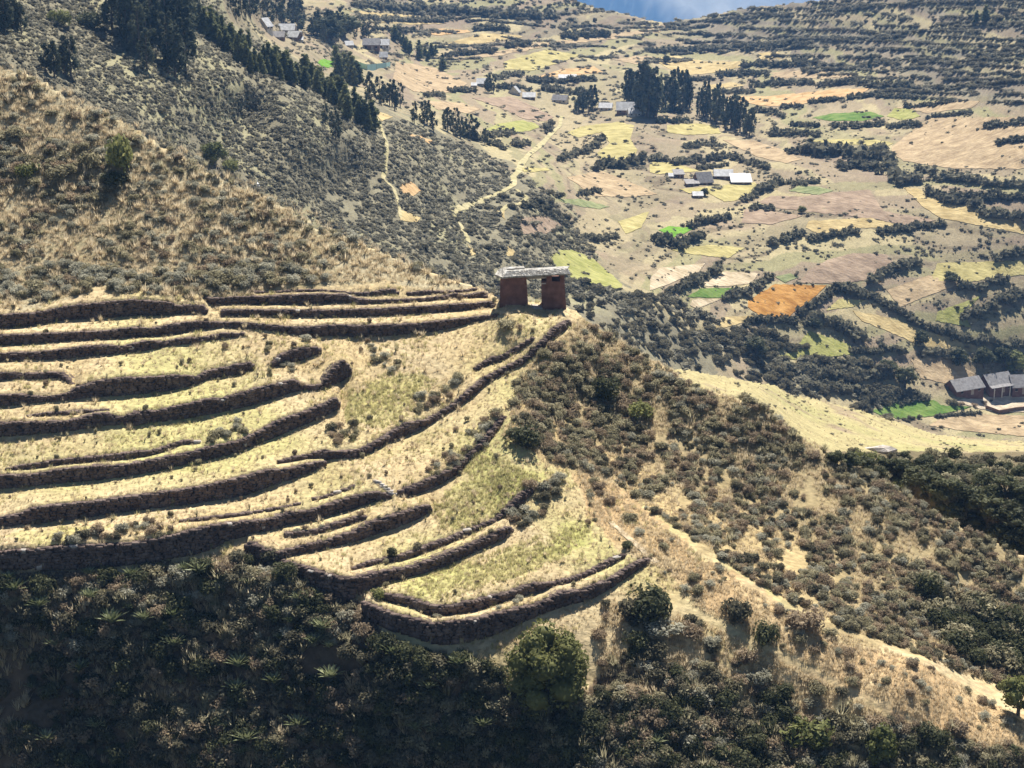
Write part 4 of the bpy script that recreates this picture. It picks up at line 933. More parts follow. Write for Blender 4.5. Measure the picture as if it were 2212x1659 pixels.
def tree_arr(kind, seed):
    """unit-height tree: (trunk arrays, crown arrays)"""
    rg = np.random.default_rng(seed); T = Acc(); K = Acc()
    if kind == 'eucalyptus':
        tube(T, (0, 0, -.06), (.012, .01, .5), .022, .014); tube(T, (.012, .01, .5), (.02, -.01, .95), .014, .003)
        for i in range(15):
            z = .22+.76*(i/14)+rg.normal()*.02; w = .12*(1-((z-.5)/.62)**2)*(.7+.6*rg.random()); a = rg.random()*6.28
            c = np.array((math.cos(a)*w, math.sin(a)*w, z)); tube(T, (.01, 0, z-.09), c, .006, .002, 4)
            rd = (.045+.05*rg.random())*(1.15-.55*i/14); leafy(K, c, (rd, rd, rd*1.9), 46, .04, seed*31+i, .5, .5)
    elif kind == 'conifer':
        tube(T, (0, 0, -.06), (0, 0, .95), .024, .004)
        for i in range(13):
            z = .14+.82*i/12; w = .19*(1-z)**.75+.02
            for j in range(3 if z < .8 else 1):
                a = rg.random()*6.28; c = np.array((math.cos(a)*w*.55, math.sin(a)*w*.55, z))
                rd = .045+.30*w; leafy(K, c, (rd, rd, rd*1.1), 22, .05, seed*31+i*5+j, .6, .2)
    else:
        tube(T, (0, 0, -.06), (.02, 0, .3), .045, .03)
        for i in range(30 if kind == 'big' else 18):
            a = rg.random()*6.28; el = rg.random()**.7; r = .34*math.sqrt(max(0, 1-(el-.35)**2*1.6))*(.5+.5*rg.random())
            c = np.array((math.cos(a)*r, math.sin(a)*r, .17+.62*el)); tube(T, (.02, 0, .12), c, .014, .004, 5)
            rd = .14+.08*rg.random(); leafy(K, c, (rd, rd, rd*.9), 170 if kind == 'big' else 70, .032 if kind == 'big' else .05, seed*31+i, .7, .35)
    return T.arr(), K.arr()

# ------------------------------------------------------------------ scatter of uncountable growth (stuff)
def scatter(name, protos, P, S, rz, ix, label=None):
    """protos: objects standing in the scene whose meshes are repeated at points P"""
    n = len(P)
    me = bpy.data.meshes.new(name); me.vertices.add(n); me.vertices.foreach_set('co', np.asarray(P, np.float32).ravel())
    a = me.attributes.new('rot', 'FLOAT_VECTOR', 'POINT'); R = np.zeros((n, 3), np.float32); R[:, 2] = rz; R[:, :2] = (rng.random((n, 2))-.5)*.3; a.data.foreach_set('vector', R.ravel())
    a = me.attributes.new('scl', 'FLOAT_VECTOR', 'POINT'); S = np.asarray(S, np.float32); S = np.repeat(S[:, None], 3, 1) if S.ndim == 1 else S; a.data.foreach_set('vector', S.ravel())
    a = me.attributes.new('pick', 'INT', 'POINT'); a.data.foreach_set('value', np.asarray(ix, np.int32))
    o = link(bpy.data.objects.new(name, me)); o['kind'] = 'stuff'
    if label: o['label'] = label
    ng = bpy.data.node_groups.new(name, 'GeometryNodeTree')
    ng.interface.new_socket('Geometry', in_out='INPUT', socket_type='NodeSocketGeometry'); ng.interface.new_socket('Geometry', in_out='OUTPUT', socket_type='NodeSocketGeometry')
    gi = ng.nodes.new('NodeGroupInput'); go = ng.nodes.new('NodeGroupOutput'); jn = ng.nodes.new('GeometryNodeJoinGeometry')
    def attr(nm, t):
        x = ng.nodes.new('GeometryNodeInputNamedAttribute'); x.data_type = t; x.inputs['Name'].default_value = nm; return x.outputs['Attribute']
    ar, asx, ai = attr('rot', 'FLOAT_VECTOR'), attr('scl', 'FLOAT_VECTOR'), attr('pick', 'INT')
    for i, p in enumerate(protos):
        oi = ng.nodes.new('GeometryNodeObjectInfo'); oi.transform_space = 'ORIGINAL'; oi.inputs['Object'].default_value = p; oi.inputs['As Instance'].default_value = True
        eq = ng.nodes.new('FunctionNodeCompare'); eq.data_type = 'INT'; eq.operation = 'EQUAL'
        ng.links.new(ai, eq.inputs[2]); eq.inputs[3].default_value = i
        ip = ng.nodes.new('GeometryNodeInstanceOnPoints')
        ng.links.new(gi.outputs[0], ip.inputs['Points']); ng.links.new(eq.outputs[0], ip.inputs['Selection']); ng.links.new(oi.outputs['Geometry'], ip.inputs['Instance'])
        ng.links.new(ar, ip.inputs['Rotation']); ng.links.new(asx, ip.inputs['Scale']); ng.links.new(ip.outputs[0], jn.inputs[0])
    ng.links.new(jn.outputs[0], go.inputs[0])
    md = o.modifiers.new('growth', 'NODES'); md.node_group = ng
    return o

# meshes shared by all plants of a kind
PM = {}
for i in range(4):
    for nm, mt, kw in (('olive', 'shrub_olive', dict(n=900, size=0.105, lobes=7, core=0)), ('grey', 'shrub_grey', dict(n=900, size=0.09, lobes=8, core=0)), ('dark', 'shrub_dark', dict(n=850, size=0.105, lobes=6, core=0)), ('brown', 'shrub_brown', dict(n=800, size=0.1, lobes=7, core=0)),
                       ('fresh', 'green_leaf', dict(n=950, size=.095, lobes=7, flat=.95, core=0)), ('farbush', 'far_scrub', dict(n=90, size=.20, lobes=4)), ('deep', 'dark_leaf', dict(n=1000, size=.09, lobes=8, flat=.95, core=.4))):
        PM[nm, i] = np_mesh(nm+'_foliage', *shrub_arr(100+i*13+len(nm), **kw), M[mt])
    PM['sprig', i] = np_mesh('sprig', *sprig_arr(300+i), M['shrub_olive']); PM['reed', i] = np_mesh('reed', *sprig_arr(320+i, 30), M['straw'])
    PM['agave', i] = np_mesh('agave_leaves', *agave_arr(340+i, 24+4*i), M['agave'])
    PM['tuft', i] = np_mesh('grass_blades', *tuft_arr(360+i), M['straw']); PM['gtuft', i] = np_mesh('grass_blades', *tuft_arr(380+i), M['greengrass'])
    for kd, mt in (('eucalyptus', 'eucalyptus'), ('conifer', 'conifer'), ('round', 'dark_leaf'), ('leafy', 'green_leaf')):
        (tv, tf), (kv, kf) = tree_arr(kd, 400+i*7+len(kd))
        PM[kd, i] = (np_mesh('trunk', tv, tf, M['bark']), np_mesh('crown', kv, kf, M[mt]))
(tv, tf), (kv, kf) = tree_arr('big', 517); PM['big', 0] = (np_mesh('trunk', tv, tf, M['bark']), np_mesh('crown', kv, kf, M['tree_leaf']))

def plant(name, kind, i, p, s, label, cat, group=None, flat=1.0):
    o = bpy.data.objects.new(name, PM[kind, i]); o.location = p; o.scale = (s, s, s*flat); o.rotation_euler = (0, 0, rng.random()*6.28)
    link(o); return tag(o, label, cat, group)
def tree(kind, i, p, h, w, label, group=None, name='tree'):
    r = empty(name, p, rng.random()*6.28); r.scale = (h*w, h*w, h); tag(r, label, 'tree', group)
    for nm, me in zip(('trunk', 'crown'), PM[kind, i]): link(bpy.data.objects.new(nm, me), r)
    return r
def sized(u, v, px):
    x, y, z = hit(u, v); return np.c_[x, y, z], px*y/FPX

# ------------------------------------------------------------------ shrubs of the near spur
near_shrubs = []     # (point, size m, px, kind, region)
def grow(poly, dens, kinds, px_lo, px_hi, region, clump=0, seed=0, thr=.5, pw=1.6):
    u, v = sample_poly(poly, dens)
    if clump:
        m = fbm(u/clump, v/clump*1.4, seed, 3) > thr; u, v = u[m], v[m]
    px = px_lo+(px_hi-px_lo)*rng.random(len(u))**pw
    P, S = sized(u, v, px)
    for a in range(len(u)):
        near_shrubs.append((P[a], S[a], px[a], kinds[int(rng.random()*len(kinds))], region))
grow(Z_NOSE, .046, ['olive', 'olive', 'grey', 'fresh', 'brown', 'brown', 'dark', 'sprig'], 3.5, 11, 'nose', 22, 3, .42)
grow([(508, 440), (512, 390), (545, 350), (600, 345), (650, 400), (640, 470), (600, 470), (560, 465)], .026, ['olive', 'olive', 'fresh', 'dark', 'brown'], 5, 12, 'nose')
grow([(700, 545), (760, 560), (900, 600), (1024, 650), (1024, 700), (920, 655), (836, 625), (751, 580)], .022, ['olive', 'grey', 'dark', 'brown'], 5, 12, 'nose')
grow([(912, 585), (940, 590), (1000, 620), (1060, 650), (1060, 700), (1000, 670), (960, 660)], .025, ['deep', 'dark', 'deep', 'olive'], 12, 26, 'gully')
grow(Z_HILL, .024, ['grey', 'grey', 'brown', 'olive', 'sprig', 'grey', 'olive'], 3, 10, 'hill', 30, 9, .42)
grow([(0, 275), (60, 265), (200, 275), (290, 262), (330, 280), (200, 297), (80, 290), (0, 302)], .02, ['grey', 'grey', 'olive'], 7, 13, 'hill')
grow([(-20, 130), (40, 140), (130, 150), (140, 180), (100, 210), (0, 190)], .009, ['olive', 'olive', 'grey', 'brown'], 6, 13, 'hill')
Z_DARK2 = [(-200, 584), (0, 584), (100, 582), (190, 572), (240, 558), (268, 556), (300, 585), (345, 612), (375, 640), (430, 660), (480, 668), (520, 690), (590, 690), (640, 640), (700, 690), (760, 720), (830, 768), (830, 960), (-200, 960)]
grow(Z_DARK2, .017, ['deep', 'dark', 'deep', 'brown', 'sprig', 'dark', 'dark'], 6, 20, 'dark', 45, 15, .36)  # darkest foliage kinds picked so their colour deepens the slope's shade
grow([(-20, 582), (100, 580), (240, 560), (330, 600), (380, 645), (300, 650), (0, 650)], .012, ['olive', 'brown', 'grey', 'sprig'], 8, 18, 'dark')
grow([(130, 700), (240, 690), (350, 720), (330, 768), (150, 768)], .012, ['olive', 'brown', 'fresh', 'sprig'], 8, 18, 'dark')  # paler kinds stand in for sunlit tufts amid the shade
grow([(380, 645), (470, 660), (520, 690), (600, 695), (600, 768), (380, 768)], .012, ['deep', 'dark', 'olive', 'sprig'], 9, 22, 'dark')
grow([(600, 600), (700, 620), (800, 670), (900, 720), (1024, 745), (1024, 790), (700, 790), (600, 700)], .009, ['olive', 'grey', 'brown', 'fresh', 'sprig', 'dark'], 6, 18, 'rib', 40, 19, .44)
grow([(640, 700), (760, 680), (850, 720), (1030, 760), (1030, 830), (600, 830), (560, 700)], .016, ['dark', 'olive', 'brown', 'grey', 'sprig', 'deep'], 8, 20, 'rib')
grow([(830, 452), (870, 455), (937, 455), (1030, 462), (1030, 560), (970, 528), (900, 486), (850, 466)], .016, ['dark', 'olive', 'deep', 'dark'], 7, 16, 'ravine')
grow(Z_RIB, .004, ['grey', 'brown', 'olive'], 4, 12, 'rib')
# bushes on wall faces and treads
for crop, pts, kinds, lo, hi, dn in (
    ('C5', [(150, 620), (300, 580), (460, 640), (480, 760), (280, 800), (190, 720)], ['grey', 'olive'], 5, 11, .022), ('C5', [(980, 600), (1100, 480), (1180, 500), (1140, 620), (1020, 680)], ['fresh', 'olive'], 7, 14, .02),
    ('C5', [(20, 1130), (250, 1060), (350, 1080), (250, 1180), (40, 1230)], ['brown', 'olive', 'dark'], 6, 13, .03), ('C5', [(500, 930), (850, 800), (930, 850), (700, 960), (600, 1040)], ['brown', 'grey', 'olive'], 5, 11, .03),
    ('C5', [(700, 1250), (900, 1050), (1100, 1000), (1000, 1280), (800, 1420), (640, 1450)], ['grey', 'brown', 'olive'], 5, 12, .025), ('D2', [(700, 380), (1000, 40), (1250, 60), (1100, 350), (850, 520), (730, 480)], ['grey', 'dark', 'brown', 'grey'], 7, 15, .035),
    ('D4', [(250, 760), (600, 720), (1100, 640), (1600, 560), (1750, 560), (1650, 760), (900, 800), (300, 840)], ['grey', 'brown', 'dark'], 6, 14, .028), ('D4', [(550, 620), (800, 530), (1150, 520), (1150, 600), (700, 680)], ['fresh', 'sprig'], 6, 13, .02),
    ('C4', [(1640, 720), (1780, 640), (1990, 540), (2010, 640), (1880, 760), (1700, 800)], ['brown', 'olive', 'grey'], 5, 12, .02), ('C4', [(1300, 1150), (1500, 1080), (1560, 1200), (1320, 1230)], ['olive', 'grey'], 5, 11, .025),
    ('D1', [(400, 640), (900, 560), (1350, 430), (1400, 480), (900, 640), (500, 700)], ['brown', 'grey'], 4, 9, .03), ('D1', [(50, 960), (400, 960), (800, 1150), (900, 1350), (600, 1300), (100, 1250)], ['grey', 'olive', 'brown'], 8, 18, .02),
    ('D1', [(1550, 1300), (2000, 1440), (2200, 1420), (2150, 1520), (1900, 1450), (1600, 1380)], ['grey', 'olive'], 5, 10, .02), ('D2', [(250, 1240), (600, 1210), (900, 1120), (900, 1180), (500, 1290)], ['grey', 'brown'], 4, 10, .02)):
    grow(cv(crop, pts), dn*.5, kinds, lo, hi*.85, 'terrace')
LMK = [('the tall upper terrace wall', 110, 312), ('the thatched hut', 533, 295), ('the pointed terrace', 290, 552), ('the second pointed terrace', 345, 580), ('the big leafy tree', 547, 655), ('the lowest terrace wall', 470, 625), ('the round dark bush', 652, 602),
       ('the deep shaded wall', 110, 555), ('the white stone stair', 385, 492), ('the tan rib crest', 790, 615), ('the shaded gully', 960, 625), ('the ravine trees', 950, 490), ('the llama', 258, 187), ('the tall green bush', 118, 150), ('the broad brown bush', 808, 615),
       ('the bottom edge under the terraces', 250, 768), ('the bottom corner', 10, 765), ('the side edge below the shaded wall', 5, 650), ('the bottom edge under the tree', 540, 768), ('the bottom edge under the rib', 760, 768), ('the corner under the rib', 1010, 765),
       ('the orange field', 785, 298), ('the brown ploughed oval', 850, 268), ('the bright green plot', 675, 230), ('the white roofed farm', 715, 178), ('the eucalyptus grove', 680, 95), ('the green oval field', 850, 117), ('the sandy yard', 1000, 402), ('the big yellow meadow', 620, 140), ('the footpath', 540, 150),
       ('the hillside hamlet', 280, 28), ('the dirt road', 520, 48), ('the orange stubble strip', 575, 72), ('the skyline saddle', 667, 25), ('the big tan field', 960, 140), ('the yellow farm meadow', 720, 190), ('the diagonal conifer row', 300, 75), ('the peach stubble field', 780, 98), ('the long straight hedge', 780, 63), ('the green lawn', 930, 410)]
def where(u, v):
    n, a, b = min(LMK, key=lambda l: (l[1]-u)**2+((l[2]-v)*1.3)**2)
    dx, dy = u-a, v-b; d = math.hypot(dx, dy)
    if d < 9: return 'right at '+n
    rel = ('above' if dy < 0 else 'below') if abs(dy) > abs(dx)*1.6 else ('right of' if dx > 0 else 'left of') if abs(dx) > abs(dy)*1.6 else ('above and ' if dy < 0 else 'below and ')+('right of' if dx > 0 else 'left of')
    return ('just ' if d < 32 else 'well ' if d > 85 else '')+rel+' '+n
LOOK = {'olive': 'olive', 'grey': 'grey-green', 'brown': 'brownish', 'dark': 'dark', 'fresh': 'yellow-green', 'sprig': 'spiky olive', 'deep': 'black-green'}
SHRUB_LABEL = {'nose': ('shrub among others on the olive scrub slope below the hut', 'shrubs on the scrub slope below the hut'), 'gully': ('dark shrub in the shaded gully at the frame edge', 'shrubs in the shaded gully'),
               'hill': ('shrub on the dry grass slope above the terraces', 'shrubs on the dry grass slope'), 'dark': ('shrub on the deep shaded slope under the lowest terraces', 'shrubs on the shaded slope'),
               'rib': ('shrub on the dry tan rib in the lower foreground', 'shrubs on the dry rib'), 'ravine': ('dark shrub under the ravine trees', 'shrubs under the ravine trees'), 'terrace': ('small shrub rooted along a stone terrace wall', 'shrubs along the terrace walls')}
order = sorted(range(len(near_shrubs)), key=lambda a: -near_shrubs[a][2])
u_, v_ = uv_of(*np.array([s[0] for s in near_shrubs]).T)
vis = [a for a in order if 0 < u_[a] < 1024 and 0 < v_[a] < 768]
chosen = set(vis[:250]+[a for a in vis if near_shrubs[a][4] == 'hill'][:25]+[a for a in vis if near_shrubs[a][4] == 'terrace'][:24])
proto = {}
rest = []
for a, (p, s, px, kd, rgn) in enumerate(near_shrubs):
    p = (p[0], p[1], p[2]-.06*s)
    if a in chosen:
        i = a % 4; o = plant('shrub', kd, i, p, s*1.15, ('large ' if px > 21 else 'small ' if px < 12 else '')+LOOK[kd]+' shrub '+where(u_[a], v_[a]), 'shrub', SHRUB_LABEL[rgn][1]); proto.setdefault((kd, i), o)
    else: rest.append((p, s*1.1, kd))
for kd in ('olive', 'grey', 'brown', 'dark', 'fresh', 'sprig', 'deep'):
    R_ = [r for r in rest if r[2] == kd]; pr = [proto[k] for k in proto if k[0] == kd]
    if not R_ or not pr: print('no proto', kd, len(R_)); continue
    scatter('spur_scrub', pr, np.array([r[0] for r in R_]), np.array([r[1] for r in R_]), rng.random(len(R_))*6.28, rng.integers(0, len(pr), len(R_)), 'low scrub scattered over the near spur')
u, v = sample_poly([(-40, 300), (200, 290), (500, 300), (560, 330), (520, 400), (520, 440), (590, 470), (640, 540), (560, 600), (480, 640), (250, 550), (-40, 560)], .002)
P, S = sized(u, v, 3+5*rng.random(len(u))**2); pr = [proto[k] for k in proto if k[0] in ('sprig', 'olive', 'brown')]
scatter('weeds', pr, P, np.c_[S*.7, S*.7, S*1.15], rng.random(len(u))*6.28, rng.integers(0, len(pr), len(u)), 'scattered dark weeds on the terrace treads')
# dry grass --------------------------------------------------------
tp = {}
for i in range(4):
    for kd, g in (('tuft', 'pale dry grass tuft beside the thatched hut'), ('gtuft', 'green grass tuft on the lower terrace'), ('reed', 'tall dry straw clump on the terrace')):
        u, v = {'tuft': (560+i*7, 318+i*3), 'gtuft': (470+i*12, 500-i*3), 'reed': (440+i*9, 565-i*4)}[kd]
        p = hit1(u, v); o = plant('grass_tuft', kd, i, p, .5, None, None); o['kind'] = 'stuff'; tp[kd, i] = o
TERR = [(-40, 300), (200, 290), (500, 285), (575, 312), (600, 330), (560, 360), (515, 400), (520, 440), (590, 470), (650, 520), (720, 570), (650, 600), (560, 640), (480, 660), (380, 620), (250, 560), (0, 585), (-40, 590)]
def grass(poly, dens, lo, hi, kd, clump=0, seed=0, thr=.5, name='dry_grass'):
    u, v = sample_poly(poly, dens)
    if clump: m = fbm(u/clump, v/clump*1.5, seed, 3) > thr; u, v = u[m], v[m]
    P, S = sized(u, v, lo+(hi-lo)*rng.random(len(u))**1.5); n = len(u)
    S3 = np.c_[S, S, S*(.7+.5*rng.random(n))]
    scatter(name, [tp[kd, i] for i in range(4)], P, S3, rng.random(n)*6.28, rng.integers(0, 4, n), 'dry grass covering the spur' if kd != 'gtuft' else 'green grass on the terrace treads')
grass(TERR, .12, 1.6, 3.8, 'tuft')
grass(TERR, .03, 2.5, 6, 'gtuft', 30, 5, .5, 'green_grass')
grass(TERR, .004, 4, 8, 'reed')
for poly in ([(425, 508), (470, 478), (520, 468), (540, 480), (505, 518), (445, 532)], [(395, 592), (440, 570), (560, 528), (595, 528), (560, 560), (460, 597), (420, 602)], [(340, 395), (390, 370), (440, 380), (400, 425), (350, 432)], [(455, 465), (470, 440), (520, 470), (540, 475), (500, 500)]):
    grass(poly, .14, 2.5, 6, 'gtuft', name='green_grass')
grass(Z_HILL, .13, 2.5, 6.5, 'tuft'); grass(Z_HILL, .012, 6, 11, 'reed')
grass(Z_NOSE, .17, 2.5, 6.5, 'tuft', 30, 12, .38); grass(Z_RIB, .16, 2.5, 6.5, 'tuft'); grass(Z_DARK2, .03, 6, 15, 'reed', 40, 25, .5)
grass([(600, 600), (700, 620), (800, 670), (900, 720), (1024, 745), (1024, 790), (700, 790), (600, 700)], .09, 3, 9, 'tuft')
grass([(664, 366), (775, 385), (860, 409), (937, 434), (1030, 442), (1030, 456), (900, 450), (830, 445), (790, 427), (755, 402), (692, 385)], .05, 1.5, 3.2, 'tuft')
BENCH = [(664, 366), (775, 385), (860, 409), (937, 434), (1030, 442), (1030, 456), (900, 450), (830, 445), (790, 427), (755, 402), (692, 385)]
n = len(rim_pts); sc_ = .12+.26*rng.random(n)**1.5
scatter('dry_grass', [tp['tuft', i] for i in range(4)], rim_pts, sc_, rng.random(n)*6.28, rng.integers(0, 4, n), 'dry grass overhanging the terrace rims')
# agave rosettes of the shaded slope -------------------------------
AG = cv('C7', [(100, 560), (250, 660), (560, 600), (800, 660), (700, 760), (900, 740), (1080, 720), (930, 850), (1080, 900), (1240, 450), (1150, 430), (1540, 510), (1850, 610), (1800, 750), (2000, 800), (1950, 880), (1740, 850), (1700, 1130), (2050, 1100), (1470, 1180), (1480, 1030), (1950, 1370), (1850, 1400), (1530, 1490), (1400, 1400), (900, 1400), (1000, 1480), (1500, 1560), (1120, 1120), (300, 1490), (240, 1640), (520, 1640), (600, 1400), (350, 900), (200, 1150), (500, 1050), (1330, 640), (560, 450), (820, 470), (60, 480)])
AG += cv('C8', [(30, 900), (250, 960), (420, 960), (520, 1060), (640, 1160), (830, 1020), (850, 1060), (620, 1280), (700, 1440), (560, 1420), (400, 1560), (830, 1580), (1900, 1420), (1850, 1580), (2050, 1500), (1950, 1300), (250, 1420), (60, 1400), (900, 1250), (980, 1400)])
for (u, v) in AG:
    P, S = sized(np.array([u]), np.array([v+4]), np.array([10+18*rng.random()])); p = P[0]
    plant('agave', 'agave', int(rng.integers(0, 4)), (p[0], p[1]-.2*S[0], p[2]+.22*S[0]), S[0]*.72, 'agave rosette '+where(u, v), 'agave', 'agaves on the shaded slope')
# named bushes and trees of the spur -------------------------------
def big_bush(u, v, px, kd, label, flat=1.0, i=0, cat='bush'):
    P, S = sized(np.array([u]), np.array([v]), np.array([px])); p = P[0]; plant('bush', kd, i, (p[0], p[1], p[2]-.05*S[0]), S[0]*1.05, label, cat, None, flat)
def big_tree(u, v, hpx, w, kind, label, i=0, name='tree'):
    P, S = sized(np.array([u]), np.array([v]), np.array([hpx])); return tree(kind, i, P[0]-(0, 0, .02*S[0]), S[0], w, label, None, name)
big_tree(548, 706, 100, 1.02, 'big', 'large leafy green tree in front of the lowest terrace wall')
big_bush(653, 618, 40, 'deep', 'round dark green bush on the slope beside the lowest terrace', .95, 1)
big_bush(632, 618, 30, 'dark', 'loose dark bush hanging beside the round dark bush', 1.1, 2)
big_bush(668, 633, 34, 'grey', 'low grey bush just below the round dark bush', .6, 3)
big_bush(735, 620, 26, 'dark', 'upright dark bush on the tan rib', 1.2, 0); big_bush(808, 626, 32, 'brown', 'broad brown bush on the crest of the tan rib', .8, 1)
big_bush(767, 645, 22, 'deep', 'small dark bush halfway down the tan rib', 1.3, 2); big_tree(880, 765, 52, .8, 'leafy', 'thin leafy sapling on the lower tan rib', 1)
big_bush(803, 745, 40, 'fresh', 'yellow-green bush low on the tan rib', .8, 1); big_tree(1018, 715, 52, 1.0, 'leafy', 'green leafy tree at the frame edge below the shaded gully', 2)
big_bush(118, 170, 24, 'fresh', 'tall green bush on the dry grass slope', 1.7, 0); big_bush(92, 168, 20, 'olive', 'rounded olive bush beside the tall green bush on the dry slope', 1.1, 1)
big_bush(118, 184, 20, 'deep', 'dark low bush under the tall green bush on the dry slope', .7, 3)
big_bush(60, 178, 20, 'olive', 'olive bush in a row on the dry slope', .9, 2); big_bush(30, 176, 18, 'fresh', 'small green bush on the dry slope near the frame edge', .9, 3)
big_bush(605, 398, 24, 'deep', 'dark green bush high on the scrub slope below the hut', 1.1, 0); big_bush(522, 446, 26, 'deep', 'black-green bush at the edge of the pale path and scrub', .9, 2)
big_bush(640, 418, 22, 'fresh', 'light green bush on the scrub slope', .9, 2); big_bush(377, 598, 12, 'fresh', 'small green bush at the tip of the lowest terrace', 1.0, 1)
big_bush(418, 552, 11, 'dark', 'small dark bush on the narrow curved terrace wall', 1.4, 1); big_bush(392, 556, 9, 'deep', 'tiny dark bush on the narrow curved terrace wall end', 1.3, 3); big_bush(628, 548, 10, 'deep', 'tiny dark bush on the upper end of the lowest terrace wall', .9, 0)

# ------------------------------------------------------------------ far growth
FB = [plant('shrub', 'farbush', i, hit1(u, v), 2.6, 'dark round bush behind the hut in the ravine', 'shrub', 'bushes behind the hut') for i, (u, v) in enumerate([(590, 300), (602, 306), (612, 300), (622, 312)])]
FD = [plant('shrub', 'dark', i, hit1(u, v), 2.8, 'dark grey-green bush in the ravine beyond the spur', 'shrub', 'bushes in the ravine') for i, (u, v) in enumerate([(640, 335), (655, 342), (668, 348), (690, 356)])]
def clear_of(u, v):
    bad = np.zeros(len(u), bool)
    for k in KEEP: bad |= in_poly(u, v, k) & (rng.random(len(u)) < .93)
    for p in PATHS_PX:
        for a in range(len(p)-1):
            d = p[a+1]-p[a]; t = np.clip(((u-p[a, 0])*d[0]+(v-p[a, 1])*d[1])/(d@d), 0, 1)
            bad |= np.hypot(u-p[a, 0]-t*d[0], v-p[a, 1]-t*d[1]) < 2.2
    return ~bad
def far_grow(poly, dens, lo, hi, protos, clump=0, seed=0, thr=.5, name='hillside_scrub', flat=.85, label='grey-green scrub over the far hillside'):
    u, v = sample_poly(poly, dens)
    if clump: m = fbm(u/clump, v/clump*2, seed, 3) > thr; u, v = u[m], v[m]
    m = clear_of(u, v); u, v = u[m], v[m]
    px = lo+(hi-lo)*rng.random(len(u))**2; P, S = sized(u, v, px)
    ok = (P[:, 1] > 200) & (P[:, 1] < 1050); P, S = P[ok], S[ok]; n = len(S)
    P[:, 2] -= .08*S
    scatter(name, protos, P, np.c_[S*(.7+.9*rng.random(n)), S*(.7+.6*rng.random(n)), S*flat*(.7+.5*rng.random(n))]*1.05, rng.random(n)*6.28, rng.integers(0, len(protos), n), label)
LEFT2 = [(-40, -20), (215, -20), (225, 22), (330, 92), (420, 128), (480, 150), (545, 190), (560, 215), (590, 240), (600, 270), (560, 300), (480, 295), (400, 262), (260, 195), (150, 145), (60, 100), (-40, 60)]
far_grow(LEFT2, .19, 2.0, 6.2, FB+FB+FD[:1], 22, 31, .29)
far_grow([(222, 0), (330, 8), (350, 60), (335, 84), (240, 34)], .10, 2, 4.5, FB, 14, 33, .36)
far_grow([(420, 200), (560, 190), (590, 240), (600, 290), (500, 300), (400, 262)], .03, 4, 10, FB+FD, 18, 35, .42)
RAV = [(560, 268), (600, 285), (650, 285), (690, 310), (740, 320), (780, 345), (850, 370), (900, 392), (960, 405), (900, 425), (860, 412), (775, 388), (700, 376), (640, 356), (590, 320), (560, 300)]
far_grow(RAV, .045, 5, 12, FD+FB[:2], 24, 41, .34, 'ravine_scrub', .95, 'dark bushes filling the ravine beyond the spur')
far_grow([(690, 335), (760, 330), (830, 350), (880, 372), (840, 385), (760, 370)], .02, 7, 14, FD, 0, 0, 0, 'ravine_scrub', .95, 'dark bushes filling the ravine beyond the spur')
MID = [(560, 130), (700, 120), (1030, 110), (1030, 420), (900, 380), (760, 320), (600, 270), (560, 200)]
far_grow(MID, .040, 1.3, 4.6, FB+FB+FD[:1], 26, 51, .50, 'field_scrub', .8, 'scattered scrub between the valley fields')
far_grow([(345, 20), (560, 40), (690, 60), (700, 130), (560, 140), (480, 140), (420, 110)], .03, 2, 5, FB, 20, 61, .5, 'field_scrub', .8, 'scattered scrub between the valley fields')
far_grow_bench = True
u, v = sample_poly(BENCH, .03); m = fbm(u/20, v/12, 88, 3) > .5; u, v = u[m], v[m]; P, S = sized(u, v, 1.5+3*rng.random(len(u))**2)
scatter('bench_scrub', FB, P, np.c_[S*1.2, S, S*.6], rng.random(len(u))*6.28, rng.integers(0, 4, len(u)), 'low dry scrub on the yellow bench')
# scrub lines along the old terraces of the upper far hillside
ru, rv = [], []
for r, v0 in enumerate(np.arange(-36, 112, 4.6)):
    u = np.arange(660, 1040, 2.6); u = u+rng.normal(size=len(u))*.8
    v = v0+4*np.sin(u/70+r)+(fbm(u/40, u*0+r*.37, 77, 3)-.5)*9-(u-850)*.012
    m = (fbm(u/28, u*0+r*1.7, 91, 3) > .37) & (v > poly_v(SKY_F, u)+1) & (in_poly(u, v, [(660, 20), (820, -60), (1100, -120), (1100, 112), (900, 100), (780, 66), (690, 50)]))
    ru.append(u[m]); rv.append(v[m])
ru = np.concatenate(ru); rv = np.concatenate(rv); P, S = sized(ru, rv, 2.8+3.4*rng.random(len(ru))**2); ok = P[:, 1] < 1050; P, S = P[ok], S[ok]
scatter('terrace_scrub', FB[:2]+FD[:3], P, np.c_[S*1.35, S*1.3, S*.9], rng.random(len(S))*6.28, rng.integers(0, 5, len(S)), 'scrub lines along the old terraces of the far hillside')
far_grow([(820, -10), (1040, -20), (1040, 100), (920, 90), (860, 60)], .012, 3, 7, FD+FB, 0, 0, 0, 'terrace_scrub', .95)
far_grow([(345, -20), (575, -20), (660, 24), (640, 40), (480, 20), (345, 12)], .07, 2.5, 5.5, FB+FD, 16, 63, .42, 'terrace_scrub', .9)
ru, rv = [], []
for r, v0 in enumerate(np.arange(14, 64, 5.0)):
    u = np.arange(370, 690, 2.6); v = v0+3*np.sin(u/60+r*2)+(fbm(u/50, u*0+r, 78, 3)-.5)*10+(u-520)*.03
    m = fbm(u/30, u*0+r*2.1, 93, 3) > .5; ru.append(u[m]); rv.append(v[m])
ru = np.concatenate(ru); rv = np.concatenate(rv); m = rv > poly_v(SKY_F, ru)+2; ru, rv = ru[m], rv[m]
P, S = sized(ru, rv, 2.4+2.8*rng.random(len(ru))**2); ok = P[:, 1] < 1050; P, S = P[ok], S[ok]
